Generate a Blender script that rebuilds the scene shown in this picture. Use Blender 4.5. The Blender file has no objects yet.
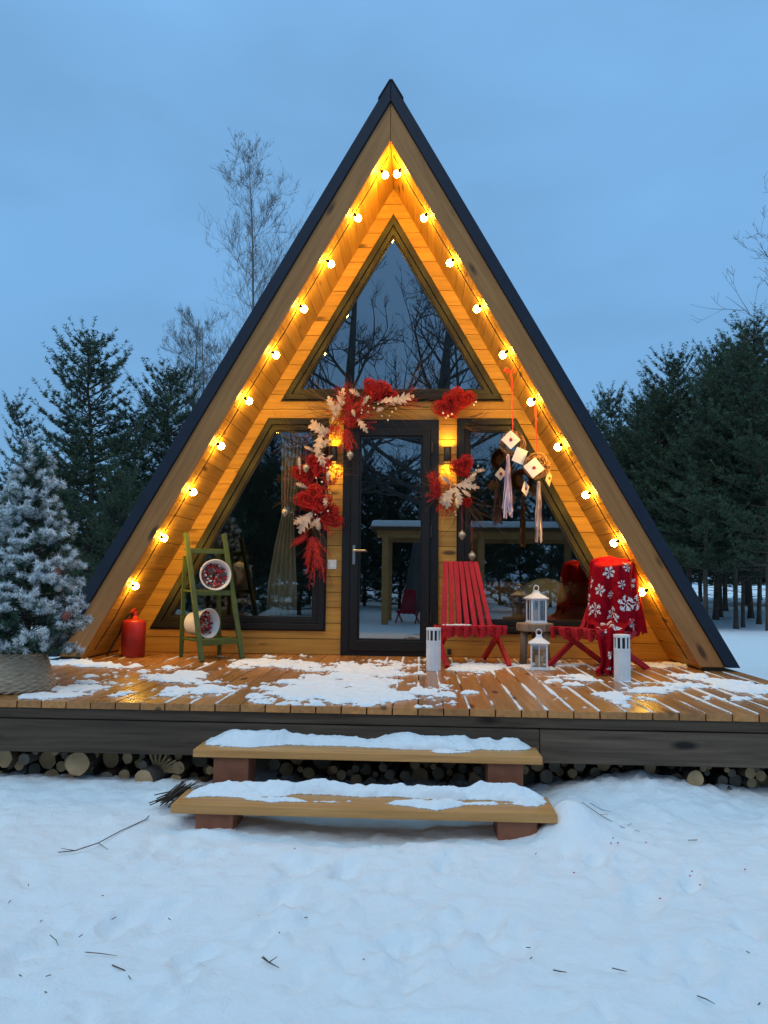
import bpy, math, random
import numpy as np
from mathutils import Vector, Matrix, Euler

random.seed(7)
RNG = np.random.default_rng(11)
PI = math.pi
R_ = math.radians
scene = bpy.context.scene
col = scene.collection

# ------------------------------------------------------------------ camera
F = 770.0
CAM = np.array([.2759, -6.8731, .6798])
_p, _ya, _r = .0859, .0485, .0112
FW = np.array([-math.sin(_ya) * math.cos(_p), math.cos(_ya) * math.cos(_p), math.sin(_p)])
_rt = np.array([math.cos(_ya), math.sin(_ya), 0.])
_up = np.cross(_rt, FW)
CR = _rt * math.cos(_r) + _up * math.sin(_r)
CU = _up * math.cos(_r) - _rt * math.sin(_r)

def ray(u, v):
    return FW + CR * (u - 384) / F + CU * (512 - v) / F

def atY(u, v, y):
    d = ray(u, v)
    return CAM + d * (y - CAM[1]) / d[1]

def atZ(u, v, z):
    d = ray(u, v)
    return CAM + d * (z - CAM[2]) / d[2]

cd = bpy.data.cameras.new('camera')
cam = bpy.data.objects.new('camera', cd)
col.objects.link(cam)
M = Matrix.Identity(4)
for i in range(3):
    M[i][0] = CR[i]; M[i][1] = CU[i]; M[i][2] = -FW[i]; M[i][3] = CAM[i]
cam.matrix_world = M
cd.sensor_fit = 'VERTICAL'
cd.sensor_height = 36
cd.lens = F / 1024 * 36
cd.clip_start = .05
cd.clip_end = 1000
scene.camera = cam

# ------------------------------------------------------------------ noise
def _hash(ix, iy, seed):
    n = (ix * 374761393 + iy * 668265263 + seed * 974634541) & 0x7fffffff
    n = ((n ^ (n >> 13)) * 1274126177) & 0x7fffffff
    n = (n ^ (n >> 16)) & 0xffff
    return n / 65535.0

def vnoise(x, y, seed=0):
    x = np.asarray(x, float); y = np.asarray(y, float)
    x0 = np.floor(x).astype(np.int64); y0 = np.floor(y).astype(np.int64)
    fx = x - x0; fy = y - y0
    fx = fx * fx * fx * (fx * (fx * 6 - 15) + 10); fy = fy * fy * fy * (fy * (fy * 6 - 15) + 10)
    a = _hash(x0, y0, seed); b = _hash(x0 + 1, y0, seed)
    c = _hash(x0, y0 + 1, seed); d = _hash(x0 + 1, y0 + 1, seed)
    return (a * (1 - fx) + b * fx) * (1 - fy) + (c * (1 - fx) + d * fx) * fy * 1.0

def fbm(x, y, seed=0, oct=4):
    s = 0; a = .5; t = 0
    for o in range(oct):
        s = s + a * vnoise(x, y, seed + o * 17); t += a
        ca, sa = .8, .6
        x, y = (x * ca - y * sa) * 2.03, (x * sa + y * ca) * 2.03
        a *= .5
    return s / t

# ------------------------------------------------------------------ materials
def newmat(name):
    m = bpy.data.materials.new(name)
    m.use_nodes = True
    nt = m.node_tree
    b = nt.nodes['Principled BSDF']
    return m, nt, b

def N(nt, typ, **kw):
    n = nt.nodes.new(typ)
    for k, v in kw.items():
        setattr(n, k, v)
    return n

def ramp(nt, stops):
    r = N(nt, 'ShaderNodeValToRGB')
    e = r.color_ramp.elements
    while len(e) < len(stops):
        e.new(.5)
    for i, (p, c) in enumerate(stops):
        e[i].position = p
        e[i].color = (*c, 1) if len(c) == 3 else c
    return r

def noisy(name, c1, c2, scale=8, rough=.6, bump=.2, bscale=None, stretch=(1, 1, 1), spec=.4, metallic=0, bdist=.01, detail=4, sheen=0):
    """two-colour noise with bump, in object coordinates"""
    m, nt, b = newmat(name)
    tc = N(nt, 'ShaderNodeTexCoord'); mp = N(nt, 'ShaderNodeMapping')
    mp.inputs['Scale'].default_value = stretch
    nt.links.new(tc.outputs['Object'], mp.inputs[0])
    n = N(nt, 'ShaderNodeTexNoise'); n.inputs['Scale'].default_value = scale; n.inputs['Detail'].default_value = detail
    nt.links.new(mp.outputs[0], n.inputs['Vector'])
    r = ramp(nt, [(.3, c1), (.7, c2)])
    nt.links.new(n.outputs[0], r.inputs[0]); nt.links.new(r.outputs[0], b.inputs['Base Color'])
    b.inputs['Roughness'].default_value = rough
    b.inputs['Specular IOR Level'].default_value = spec
    b.inputs['Metallic'].default_value = metallic
    if sheen:
        b.inputs['Sheen Weight'].default_value = sheen
    if bump:
        n2 = N(nt, 'ShaderNodeTexNoise'); n2.inputs['Scale'].default_value = bscale or scale * 4; n2.inputs['Detail'].default_value = 5
        nt.links.new(mp.outputs[0], n2.inputs['Vector'])
        bp = N(nt, 'ShaderNodeBump'); bp.inputs['Strength'].default_value = bump; bp.inputs['Distance'].default_value = bdist
        nt.links.new(n2.outputs[0], bp.inputs['Height']); nt.links.new(bp.outputs[0], b.inputs['Normal'])
    return m

def wood(name, dark, light, axis='x', rough=.5, knots=True, vary=.35, grain=1.0, spec=.35, rot=0, kn=.55):
    """grain along one axis; the face attribute rnd shifts grain and tone per board"""
    m, nt, b = newmat(name)
    L = nt.links.new
    tc = N(nt, 'ShaderNodeTexCoord'); at = N(nt, 'ShaderNodeAttribute', attribute_name='rnd')
    rotn = N(nt, 'ShaderNodeMapping'); rotn.inputs['Rotation'].default_value = (0, rot, 0)
    L(tc.outputs['Object'], rotn.inputs[0])
    off = N(nt, 'ShaderNodeVectorMath', operation='SCALE'); off.inputs[0].default_value = (13.1, 7.7, 9.3)
    L(at.outputs['Fac'], off.inputs['Scale'])
    add = N(nt, 'ShaderNodeVectorMath', operation='ADD'); L(rotn.outputs[0], add.inputs[0]); L(off.outputs[0], add.inputs[1])
    sc = {'x': (1.2, 22, 22), 'y': (22, 1.2, 22), 'z': (22, 22, 1.2)}[axis]
    mp = N(nt, 'ShaderNodeMapping'); mp.inputs['Scale'].default_value = tuple(s * grain for s in sc)
    L(add.outputs[0], mp.inputs[0])
    n = N(nt, 'ShaderNodeTexNoise'); n.inputs['Scale'].default_value = 1.6; n.inputs['Detail'].default_value = 6; n.inputs['Distortion'].default_value = .6
    L(mp.outputs[0], n.inputs['Vector'])
    mid = tuple((a + c) / 2 for a, c in zip(dark, light))
    r = ramp(nt, [(.28, dark), (.5, mid), (.72, light)])
    L(n.outputs[0], r.inputs[0])
    hs = N(nt, 'ShaderNodeHueSaturation')
    mr = N(nt, 'ShaderNodeMapRange'); mr.inputs['To Min'].default_value = 1 - vary; mr.inputs['To Max'].default_value = 1 + vary * .6
    L(at.outputs['Fac'], mr.inputs[0]); L(mr.outputs[0], hs.inputs['Value'])
    L(r.outputs[0], hs.inputs['Color'])
    out = hs.outputs[0]
    if knots:
        ksc = {'x': (2.2, 7, 7), 'y': (7, 2.2, 7), 'z': (7, 7, 2.2)}[axis]
        km = N(nt, 'ShaderNodeMapping'); km.inputs['Scale'].default_value = ksc
        L(add.outputs[0], km.inputs[0])
        v = N(nt, 'ShaderNodeTexVoronoi'); v.inputs['Scale'].default_value = 1.0; v.inputs['Randomness'].default_value = 1
        L(km.outputs[0], v.inputs['Vector'])
        kr = ramp(nt, [(.09, (1, 1, 1)), (.20, (0, 0, 0))])
        L(v.outputs['Distance'], kr.inputs[0])
        sep = N(nt, 'ShaderNodeSeparateColor'); L(v.outputs['Color'], sep.inputs[0])
        gt = N(nt, 'ShaderNodeMath', operation='GREATER_THAN'); gt.inputs[1].default_value = kn; L(sep.outputs[0], gt.inputs[0])
        mu = N(nt, 'ShaderNodeMath', operation='MULTIPLY'); L(kr.outputs[0], mu.inputs[0]); L(gt.outputs[0], mu.inputs[1])
        mx = N(nt, 'ShaderNodeMix', data_type='RGBA'); mx.inputs[7].default_value = (*[c * .28 for c in dark], 1)
        L(mu.outputs[0], mx.inputs[0]); L(out, mx.inputs[6])
        out = mx.outputs[2]
    L(out, b.inputs['Base Color'])
    b.inputs['Roughness'].default_value = rough
    b.inputs['Specular IOR Level'].default_value = spec
    bp = N(nt, 'ShaderNodeBump'); bp.inputs['Strength'].default_value = .25; bp.inputs['Distance'].default_value = .004
    L(n.outputs[0], bp.inputs['Height']); L(bp.outputs[0], b.inputs['Normal'])
    return m

def emis(name, color, strength):
    m, nt, b = newmat(name)
    b.inputs['Base Color'].default_value = (1, .9, .7, 1)
    b.inputs['Emission Color'].default_value = (*color, 1)
    b.inputs['Emission Strength'].default_value = strength
    return m

def glassmat(name, refl, tint, rough=0.0):
    m = bpy.data.materials.new(name); m.use_nodes = True
    nt = m.node_tree; nt.nodes.clear()
    o = N(nt, 'ShaderNodeOutputMaterial'); mx = N(nt, 'ShaderNodeMixShader')
    t = N(nt, 'ShaderNodeBsdfTransparent'); t.inputs[0].default_value = (*tint, 1)
    g = N(nt, 'ShaderNodeBsdfGlossy'); g.inputs['Roughness'].default_value = rough; g.inputs['Color'].default_value = (.95, .97, 1, 1)
    lw = N(nt, 'ShaderNodeLayerWeight'); lw.inputs[0].default_value = .25
    ad = N(nt, 'ShaderNodeMath', operation='ADD', use_clamp=True); ad.inputs[1].default_value = refl
    nt.links.new(lw.outputs['Fresnel'], ad.inputs[0])
    nt.links.new(ad.outputs[0], mx.inputs[0]); nt.links.new(t.outputs[0], mx.inputs[1]); nt.links.new(g.outputs[0], mx.inputs[2])
    nt.links.new(mx.outputs[0], o.inputs[0])
    return m

def snowmat(name, base=(.86, .88, .90), bs=1.0):
    m, nt, b = newmat(name)
    L = nt.links.new
    tc = N(nt, 'ShaderNodeTexCoord')
    n1 = N(nt, 'ShaderNodeTexNoise'); n1.inputs['Scale'].default_value = 9; n1.inputs['Detail'].default_value = 8; n1.inputs['Roughness'].default_value = .62
    n2 = N(nt, 'ShaderNodeTexNoise'); n2.inputs['Scale'].default_value = 90; n2.inputs['Detail'].default_value = 4
    for n in (n1, n2):
        L(tc.outputs['Object'], n.inputs['Vector'])
    b1 = N(nt, 'ShaderNodeBump'); b1.inputs['Strength'].default_value = .7 * bs; b1.inputs['Distance'].default_value = .03
    b2 = N(nt, 'ShaderNodeBump'); b2.inputs['Strength'].default_value = .3 * bs; b2.inputs['Distance'].default_value = .004
    L(n1.outputs[0], b1.inputs['Height']); L(n2.outputs[0], b2.inputs['Height'])
    L(b1.outputs[0], b2.inputs['Normal']); L(b2.outputs[0], b.inputs['Normal'])
    r = ramp(nt, [(.3, tuple(c * .95 for c in base)), (.7, base)])
    L(n1.outputs[0], r.inputs[0]); L(r.outputs[0], b.inputs['Base Color'])
    b.inputs['Roughness'].default_value = .75
    b.inputs['Specular IOR Level'].default_value = .25
    b.inputs['Subsurface Weight'].default_value = 0
    return m

MT = {}
MT['pine'] = wood('pine_wall', (.41, .195, .034), (.59, .31, .058), 'x', vary=.2)
MT['soffit'] = wood('pine_soffit', (.38, .18, .028), (.54, .288, .048), 'y', vary=.2)
MT['barge'] = wood('pine_barge', (.42, .24, .085), (.60, .36, .15), 'x', vary=.1, rot=0)
MT['deck'] = wood('deck_larch', (.34, .132, .034), (.53, .225, .058), 'y', vary=.3, rough=.27, spec=.5)
MT['tread'] = wood('tread_larch', (.44, .20, .06), (.62, .31, .10), 'x', vary=.1)
MT['oldbeam'] = wood('weathered_beam', (.05, .032, .02), (.13, .088, .058), 'x', rough=.8, vary=.25)
MT['riser'] = noisy('brown_painted_block', (.22, .075, .036), (.30, .105, .052), 14, .65, .2)
MT['anth'] = noisy('anthracite_frame', (.0095, .0105, .0125), (.0135, .0145, .0165), 30, .42, .05, spec=.25)
MT['metal'] = noisy('navy_roof_metal', (.009, .016, .030), (.013, .021, .037), 6, .55, .05, spec=.25)
MT['backing'] = noisy('backing_board', (.10, .05, .018), (.14, .07, .025), 12, .8, 0)
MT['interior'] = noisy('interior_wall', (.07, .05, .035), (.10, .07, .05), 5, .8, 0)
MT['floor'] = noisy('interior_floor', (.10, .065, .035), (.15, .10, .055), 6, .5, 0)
MT['pane'] = glassmat('window_pane', .12, (.86, .90, .90))
MT['gable_pane'] = glassmat('gable_window_pane', .26, (.30, .33, .36))
MT['door_pane'] = glassmat('door_pane', .19, (.7, .74, .76))
MT['lglass'] = glassmat('lantern_glass', .05, (.93, .95, .96))
MT['steel'] = noisy('brushed_steel', (.45, .45, .46), (.55, .55, .56), 40, .3, .05, metallic=1)
MT['white'] = noisy('white_plastic', (.72, .72, .70), (.8, .8, .78), 10, .4, 0)
MT['whitemetal'] = noisy('white_metal', (.66, .68, .70), (.76, .77, .78), 14, .45, .08)
MT['black'] = noisy('black_metal', (.012, .012, .013), (.02, .02, .021), 20, .45, .05)
MT['cable'] = noisy('cable_rubber', (.012, .011, .01), (.02, .018, .016), 20, .6, 0)
MT['bulb'] = emis('bulb_glow', (1, .575, .07), 195)
MT['lampglow'] = emis('sconce_glow', (1, .62, .06), 320)
MT['red'] = noisy('red_paint', (.36, .006, .016), (.50, .012, .024), 9, .5, .12, bscale=60, spec=.3)
MT['redext'] = noisy('red_enamel', (.28, .014, .012), (.36, .022, .018), 6, .35, .05)
MT['green'] = noisy('green_paint', (.042, .07, .014), (.07, .105, .022), 12, .55, .12)
MT['oldwood'] = wood('grey_log_wood', (.18, .12, .075), (.34, .245, .16), 'z', rough=.75, knots=False)
MT['ring'] = noisy('log_end', (.30, .20, .11), (.46, .33, .19), 16, .8, .3)
MT['snow'] = snowmat('snow')
MT['snowt'] = snowmat('snow_thin', bs=.7)
def thinsnow():
    m = snowmat('snow_on_boards', bs=.8); nt = m.node_tree; L = nt.links.new
    b = nt.nodes['Principled BSDF']
    at = N(nt, 'ShaderNodeAttribute', attribute_name='depth')
    tc = N(nt, 'ShaderNodeTexCoord'); n = N(nt, 'ShaderNodeTexNoise'); n.inputs['Scale'].default_value = 70; n.inputs['Detail'].default_value = 4
    L(tc.outputs['Object'], n.inputs['Vector'])
    mr = N(nt, 'ShaderNodeMapRange'); mr.inputs['From Min'].default_value = 0; mr.inputs['From Max'].default_value = .0065; mr.inputs['To Max'].default_value = 2.0
    L(at.outputs['Fac'], mr.inputs[0])
    ad = N(nt, 'ShaderNodeMath', operation='ADD'); L(mr.outputs[0], ad.inputs[0])
    m2 = N(nt, 'ShaderNodeMapRange'); m2.inputs['From Min'].default_value = .3; m2.inputs['From Max'].default_value = .7; m2.inputs['To Min'].default_value = -.55; m2.inputs['To Max'].default_value = .25
    L(n.outputs[0], m2.inputs[0]); L(m2.outputs[0], ad.inputs[1]); ad.use_clamp = True
    L(ad.outputs[0], b.inputs['Alpha'])
    return m
MT['snowthin'] = thinsnow()
MT['flock'] = noisy('flocking_white', (.62, .66, .69), (.86, .88, .89), 30, .85, 0)
MT['needle'] = noisy('green_needles', (.022, .060, .040), (.055, .105, .062), 10, .6, 0)
MT['pineneedle'] = noisy('pine_needles', (.030, .056, .030), (.068, .102, .050), .8, .65, 0)
MT['bark'] = noisy('pine_bark', (.05, .036, .026), (.12, .085, .06), 7, .9, .6, stretch=(1, 1, .3))
MT['greybark'] = noisy('bare_tree_bark', (.10, .085, .075), (.17, .15, .135), 5, .9, .4, stretch=(1, 1, .3))
MT['birchbark'] = noisy('birch_bark', (.20, .19, .18), (.42, .41, .40), 3, .8, .3, stretch=(1, 1, 3))
MT['wicker'] = noisy('grey_wicker', (.26, .19, .12), (.46, .36, .25), 26, .7, .4, stretch=(1, 1, 4))
MT['twig'] = noisy('brown_twig', (.09, .055, .03), (.17, .11, .06), 20, .8, 0)
MT['heart'] = noisy('red_rattan', (.42, .008, .010), (.62, .02, .02), 30, .55, 0)
MT['spray'] = noisy('red_feather_grass', (.34, .008, .008), (.52, .02, .015), 30, .6, 0)
def strand(name, c, vary=(.35, 1.15), rough=.6):
    m, nt, b = newmat(name)
    at = N(nt, 'ShaderNodeAttribute', attribute_name='rnd')
    mr = N(nt, 'ShaderNodeMapRange'); mr.inputs['To Min'].default_value = vary[0]; mr.inputs['To Max'].default_value = vary[1]
    nt.links.new(at.outputs['Fac'], mr.inputs[0])
    h = N(nt, 'ShaderNodeHueSaturation'); h.inputs['Color'].default_value = (*c, 1)
    nt.links.new(mr.outputs[0], h.inputs['Value']); nt.links.new(h.outputs[0], b.inputs['Base Color'])
    b.inputs['Roughness'].default_value = rough; b.inputs['Specular IOR Level'].default_value = .3
    return m
MT['heart'] = strand('red_rattan_strand', (.56, .012, .014))
MT['spray'] = strand('red_plume_strand', (.50, .016, .012))
MT['twig'] = strand('brown_twig_strand', (.095, .058, .034), (.4, 1.6), .8)
MT['rattan'] = strand('brown_rattan_strand', (.24, .12, .05), (.4, 1.5), .7)
MT['leaf'] = noisy('bleached_leaf', (.46, .32, .21), (.66, .50, .37), 25, .7, .1)
MT['berry'] = noisy('white_berry', (.70, .64, .55), (.8, .75, .66), 10, .4, 0)
MT['bauble'] = noisy('glass_bauble', (.30, .27, .20), (.55, .50, .40), 40, .25, .5, bscale=60, metallic=.5)
MT['ribbon'] = noisy('red_ribbon', (.5, .02, .02), (.62, .03, .03), 10, .5, 0)
MT['card'] = noisy('paper_card', (.66, .63, .62), (.76, .73, .71), 8, .7, .05)
MT['kraft'] = noisy('cream_card', (.58, .46, .32), (.68, .55, .40), 8, .7, .05)
MT['wax'] = noisy('red_wax', (.25, .012, .015), (.32, .02, .02), 10, .35, 0)
MT['tassel'] = noisy('pink_lilac_ribbon', (.42, .30, .42), (.72, .55, .60), 18, .55, 0, stretch=(1, 1, .4))
MT['tassel2'] = noisy('cream_brown_ribbon', (.30, .16, .13), (.75, .60, .48), 22, .55, 0, stretch=(1, 1, .4))
MT['bucket'] = noisy('bucket_white', (.62, .60, .56), (.72, .70, .66), 7, .4, .05)
MT['redball'] = noisy('red_bauble', (.38, .010, .016), (.5, .03, .03), 16, .22, 0)
MT['silver'] = noisy('pale_bauble', (.5, .42, .38), (.62, .55, .5), 16, .25, 0)
MT['fleece'] = noisy('red_fleece', (.20, .0015, .009), (.30, .005, .012), 40, .95, .5, bscale=160, bdist=.004, spec=.05)
MT['fleecew'] = noisy('white_fleece', (.68, .66, .66), (.8, .78, .78), 40, .95, .3, bscale=160, bdist=.003, spec=.1)
MT['wax_candle'] = noisy('candle_wax', (.62, .42, .24), (.7, .50, .30), 8, .5, 0)  # orange of the reflected warm glow is put into the wax colour
MT['curtain'] = noisy('olive_curtain', (.46, .35, .20), (.60, .47, .28), 6, .9, .1)
MT['cushion'] = noisy('tan_cushion', (.42, .34, .19), (.52, .43, .26), 9, .9, .2)
MT['brownchair'] = noisy('tan_leather', (.28, .14, .05), (.36, .19, .07), 6, .5, .1)
MT['oldbauble'] = noisy('brown_red_bauble', (.14, .03, .022), (.2, .05, .035), 10, .35, 0)
MT['dimbauble'] = noisy('grey_bauble', (.22, .2, .18), (.3, .28, .25), 10, .4, 0)
MT['redbit'] = noisy('red_petal', (.45, .02, .03), (.5, .04, .05), 9, .6, 0)

# ------------------------------------------------------------------ mesh builder
class MB:
    def __init__(s):
        s.v = []; s.f = []; s.m = []; s.r = []
    def add(s, v, f, mi=0, rnd=None):
        o = len(s.v)
        s.v.extend([tuple(map(float, p)) for p in v])
        rr = random.random() if rnd is None else rnd
        for q in f:
            s.f.append(tuple(o + i for i in q)); s.m.append(mi); s.r.append(rr)
    def box(s, c, d, mi=0, rot=None, rnd=None):
        x, y, z = d[0] / 2, d[1] / 2, d[2] / 2
        P = [Vector(p) for p in ((-x, -y, -z), (x, -y, -z), (x, y, -z), (-x, y, -z), (-x, -y, z), (x, -y, z), (x, y, z), (-x, y, z))]
        if rot is not None:
            P = [rot @ p for p in P]
        P = [p + Vector(c) for p in P]
        s.add(P, ((0, 3, 2, 1), (4, 5, 6, 7), (0, 1, 5, 4), (1, 2, 6, 5), (2, 3, 7, 6), (3, 0, 4, 7)), mi, rnd)
    def b2(s, a, b, mi=0, rnd=None):
        s.box([(a[i] + b[i]) / 2 for i in range(3)], [abs(b[i] - a[i]) for i in range(3)], mi, None, rnd)
    def beam(s, a, b, w, h, mi=0, upv=(0, 0, 1), rnd=None):
        """square bar from a to b"""
        a = Vector(a); b = Vector(b); d = b - a; L = d.length; d.normalize()
        u = Vector(upv); sx = d.cross(u)
        if sx.length < 1e-4: sx = d.cross(Vector((1, 0, 0)))
        sx.normalize(); sz = sx.cross(d)
        rot = Matrix((sx, d, sz)).transposed()
        s.box((a + b) / 2, (w, L, h), mi, rot, rnd)
    def tube(s, pts, rad, n=6, mi=0, cap=True, rnd=None):
        pts = [Vector(p) for p in pts]
        k = len(pts)
        if not hasattr(rad, '__len__'): rad = [rad] * k
        V = []; prev = None
        for i in range(k):
            t = (pts[min(i + 1, k - 1)] - pts[max(i - 1, 0)])
            if t.length < 1e-9: t = Vector((0, 0, 1))
            t.normalize()
            if prev is None:
                a = t.orthogonal().normalized()
            else:
                a = prev - t * prev.dot(t)
                a = a.normalized() if a.length > 1e-6 else t.orthogonal().normalized()
            prev = a; b = t.cross(a)
            for j in range(n):
                an = 2 * PI * j / n
                V.append(pts[i] + (a * math.cos(an) + b * math.sin(an)) * rad[i])
        Fc = []
        for i in range(k - 1):
            for j in range(n):
                j2 = (j + 1) % n
                Fc.append((i * n + j, i * n + j2, (i + 1) * n + j2, (i + 1) * n + j))
        if cap:
            Fc.append(tuple(range(n - 1, -1, -1))); Fc.append(tuple((k - 1) * n + j for j in range(n)))
        s.add(V, Fc, mi, rnd)
    def prism(s, poly, y0, y1, mi=0, rnd=None):
        """polygon in xz, extruded in y"""
        n = len(poly)
        V = [(p[0], y0, p[1]) for p in poly] + [(p[0], y1, p[1]) for p in poly]
        Fc = [tuple(range(n)), tuple(range(2 * n - 1, n - 1, -1))]
        for i in range(n):
            j = (i + 1) % n
            Fc.append((i, i + n, j + n, j))
        s.add(V, Fc, mi, rnd)
    def ringprism(s, outer, inner, y0, y1, mi=0):
        n = len(outer)
        V = [(p[0], y0, p[1]) for p in outer] + [(p[0], y0, p[1]) for p in inner] + [(p[0], y1, p[1]) for p in outer] + [(p[0], y1, p[1]) for p in inner]
        for i in range(n):
            j = (i + 1) % n
            q = [V[i], V[j], V[n + j], V[n + i], V[2 * n + i], V[2 * n + j], V[3 * n + j], V[3 * n + i]]
            s.add(q, ((0, 1, 2, 3), (7, 6, 5, 4), (0, 4, 5, 1), (3, 2, 6, 7)), mi, .5)
    def lathe(s, prof, n=20, c=(0, 0, 0), mi=0, rot=None, close=True, rnd=.5):
        V = []
        for r, z in prof:
            for j in range(n):
                a = 2 * PI * j / n
                p = Vector((r * math.cos(a), r * math.sin(a), z))
                if rot is not None: p = rot @ p
                V.append(p + Vector(c))
        Fc = []; k = len(prof)
        for i in range(k - 1):
            for j in range(n):
                j2 = (j + 1) % n
                Fc.append((i * n + j, i * n + j2, (i + 1) * n + j2, (i + 1) * n + j))
        if close:
            Fc.append(tuple(range(n - 1, -1, -1))); Fc.append(tuple((k - 1) * n + j for j in range(n)))
        s.add(V, Fc, mi, rnd)
    def ball(s, c, r, n=10, mi=0, sc=(1, 1, 1), rnd=None):
        k = max(4, n // 2 + 1)
        V = [(c[0], c[1], c[2] - r * sc[2])]
        for i in range(1, k):
            th = -PI / 2 + PI * i / k
            for j in range(n):
                a = 2 * PI * j / n
                V.append((c[0] + r * sc[0] * math.cos(th) * math.cos(a), c[1] + r * sc[1] * math.cos(th) * math.sin(a), c[2] + r * sc[2] * math.sin(th)))
        V.append((c[0], c[1], c[2] + r * sc[2]))
        Fc = []
        for j in range(n):
            Fc.append((0, 1 + (j + 1) % n, 1 + j))
            Fc.append((len(V) - 1, 1 + (k - 2) * n + j, 1 + (k - 2) * n + (j + 1) % n))
        for i in range(k - 2):
            for j in range(n):
                a = 1 + i * n + j; b = 1 + i * n + (j + 1) % n
                Fc.append((a, b, b + n, a + n))
        s.add(V, Fc, mi, rnd)
    def build(s, name, mats, parent=None, smooth=False, bevel=0, loc=None):
        me = bpy.data.meshes.new(name)
        me.from_pydata(s.v, [], s.f)
        if not isinstance(mats, (list, tuple)): mats = [mats]
        for m in mats: me.materials.append(MT[m] if isinstance(m, str) else m)
        me.polygons.foreach_set('material_index', s.m)
        a = me.attributes.new('rnd', 'FLOAT', 'FACE'); a.data.foreach_set('value', s.r)
        if smooth: me.polygons.foreach_set('use_smooth', [True] * len(s.f))
        me.update()
        o = bpy.data.objects.new(name, me); col.objects.link(o)
        if parent is not None: o.parent = parent
        if loc is not None: o.location = loc
        if bevel:
            bm = o.modifiers.new('edge', 'BEVEL'); bm.width = bevel; bm.segments = 2; bm.limit_method = 'ANGLE'; bm.angle_limit = R_(40)
        return o

def npmesh(name, V, Fc, mat, parent=None, smooth=False):
    """V (n,3) array, Fc (m,k) array of one polygon size"""
    me = bpy.data.meshes.new(name)
    k = Fc.shape[1]
    me.vertices.add(len(V)); me.vertices.foreach_set('co', np.asarray(V, np.float32).ravel())
    me.loops.add(Fc.size); me.loops.foreach_set('vertex_index', Fc.astype(np.int32).ravel())
    me.polygons.add(len(Fc))
    me.polygons.foreach_set('loop_start', np.arange(len(Fc), dtype=np.int32) * k)
    me.polygons.foreach_set('loop_total', np.full(len(Fc), k, np.int32))
    if smooth: me.polygons.foreach_set('use_smooth', np.ones(len(Fc), bool))
    me.update(calc_edges=True); me.validate()
    me.materials.append(MT[mat])
    o = bpy.data.objects.new(name, me); col.objects.link(o)
    if parent is not None: o.parent = parent
    return o

def thing(name, label, cat, loc=(0, 0, 0), rz=0, group=None):
    o = bpy.data.objects.new(name, None); col.objects.link(o)
    o.location = loc; o.rotation_euler = (0, 0, rz); o.empty_display_size = .1
    o['label'] = label; o['category'] = cat
    if group: o['group'] = group
    return o

def tag(o, label, cat, group=None, kind=None):
    o['label'] = label; o['category'] = cat
    if group: o['group'] = group
    if kind: o['kind'] = kind
    return o

def dup(root, loc, rz=0, label=None, group=None, scale=None):
    r = root.copy(); col.objects.link(r); r.location = loc; r.rotation_euler = (0, 0, rz)
    if label: r['label'] = label
    if group: r['group'] = group
    if scale: r.scale = (scale,) * 3 if not hasattr(scale, '__len__') else scale
    for ch in list(root.children):
        c = ch.copy(); col.objects.link(c); c.parent = r
        for g in ch.children:
            d = g.copy(); col.objects.link(d); d.parent = c
    return r

# ------------------------------------------------------------------ cabin
S = 1.765                       # roof slope dz/dx
H_IN, H_WOOD, H_OUT = 4.30, 4.625, 4.81
OV = -.80                       # front plane of the eaves
house = thing('a_frame_cabin', 'A-frame cabin of orange pine with a navy metal roof and a tall gable window', 'cabin')

def inset(poly, d):
    """inset a convex clockwise/ccw polygon by d"""
    n = len(poly); area = sum(poly[i][0] * poly[(i + 1) % n][1] - poly[(i + 1) % n][0] * poly[i][1] for i in range(n))
    sg = 1 if area > 0 else -1
    lines = []
    for i in range(n):
        a = poly[i]; b = poly[(i + 1) % n]
        dx, dz = b[0] - a[0], b[1] - a[1]; L = math.hypot(dx, dz)
        nx, nz = -dz / L * sg, dx / L * sg
        lines.append((a[0] + nx * d, a[1] + nz * d, dx, dz))
    out = []
    for i in range(n):
        x1, z1, dx1, dz1 = lines[i - 1]; x2, z2, dx2, dz2 = lines[i]
        den = dx1 * dz2 - dz1 * dx2
        t = ((x2 - x1) * dz2 - (z2 - z1) * dx2) / den
        out.append((x1 + dx1 * t, z1 + dz1 * t))
    return out

def clip(poly, a, b, keep_left):
    out = []
    def side(p):
        s = (b[0] - a[0]) * (p[1] - a[1]) - (b[1] - a[1]) * (p[0] - a[0])
        return s if keep_left else -s
    for i in range(len(poly)):
        p, q = poly[i], poly[(i + 1) % len(poly)]
        sp, sq = side(p), side(q)
        if sp >= 0: out.append(p)
        if sp * sq < 0:
            t = sp / (sp - sq); out.append((p[0] + (q[0] - p[0]) * t, p[1] + (q[1] - p[1]) * t))
    return out

def parea(p):
    return abs(sum(p[i][0] * p[(i + 1) % len(p)][1] - p[(i + 1) % len(p)][0] * p[i][1] for i in range(len(p)))) / 2

def subtract(P, Q):
    """convex P minus convex ccw Q"""
    res = []; rest = P
    for i in range(len(Q)):
        a, b = Q[i], Q[(i + 1) % len(Q)]
        o = clip(rest, a, b, False)
        if len(o) > 2 and parea(o) > 1e-5: res.append(o)
        rest = clip(rest, a, b, True)
        if len(rest) < 3: break
    return res

WL = [(-2.13, .22), (-.598, .22), (-.56, 2.11), (-1.115, 2.11)]
WL = [(-2.13, .22), (-.580, .22), (-.580, 2.11), (-1.115, 2.11)]
WR = [(.605, .22), (2.13, .22), (1.115, 2.11), (.605, 2.11)]
WU = [(-.99, 2.293), (.99, 2.293), (0, 4.018)]
DOOR = [(-.428, 0), (.430, 0), (.430, 2.105), (-.428, 2.105)]
HOLES = [WL, WR, WU, DOOR]

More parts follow.
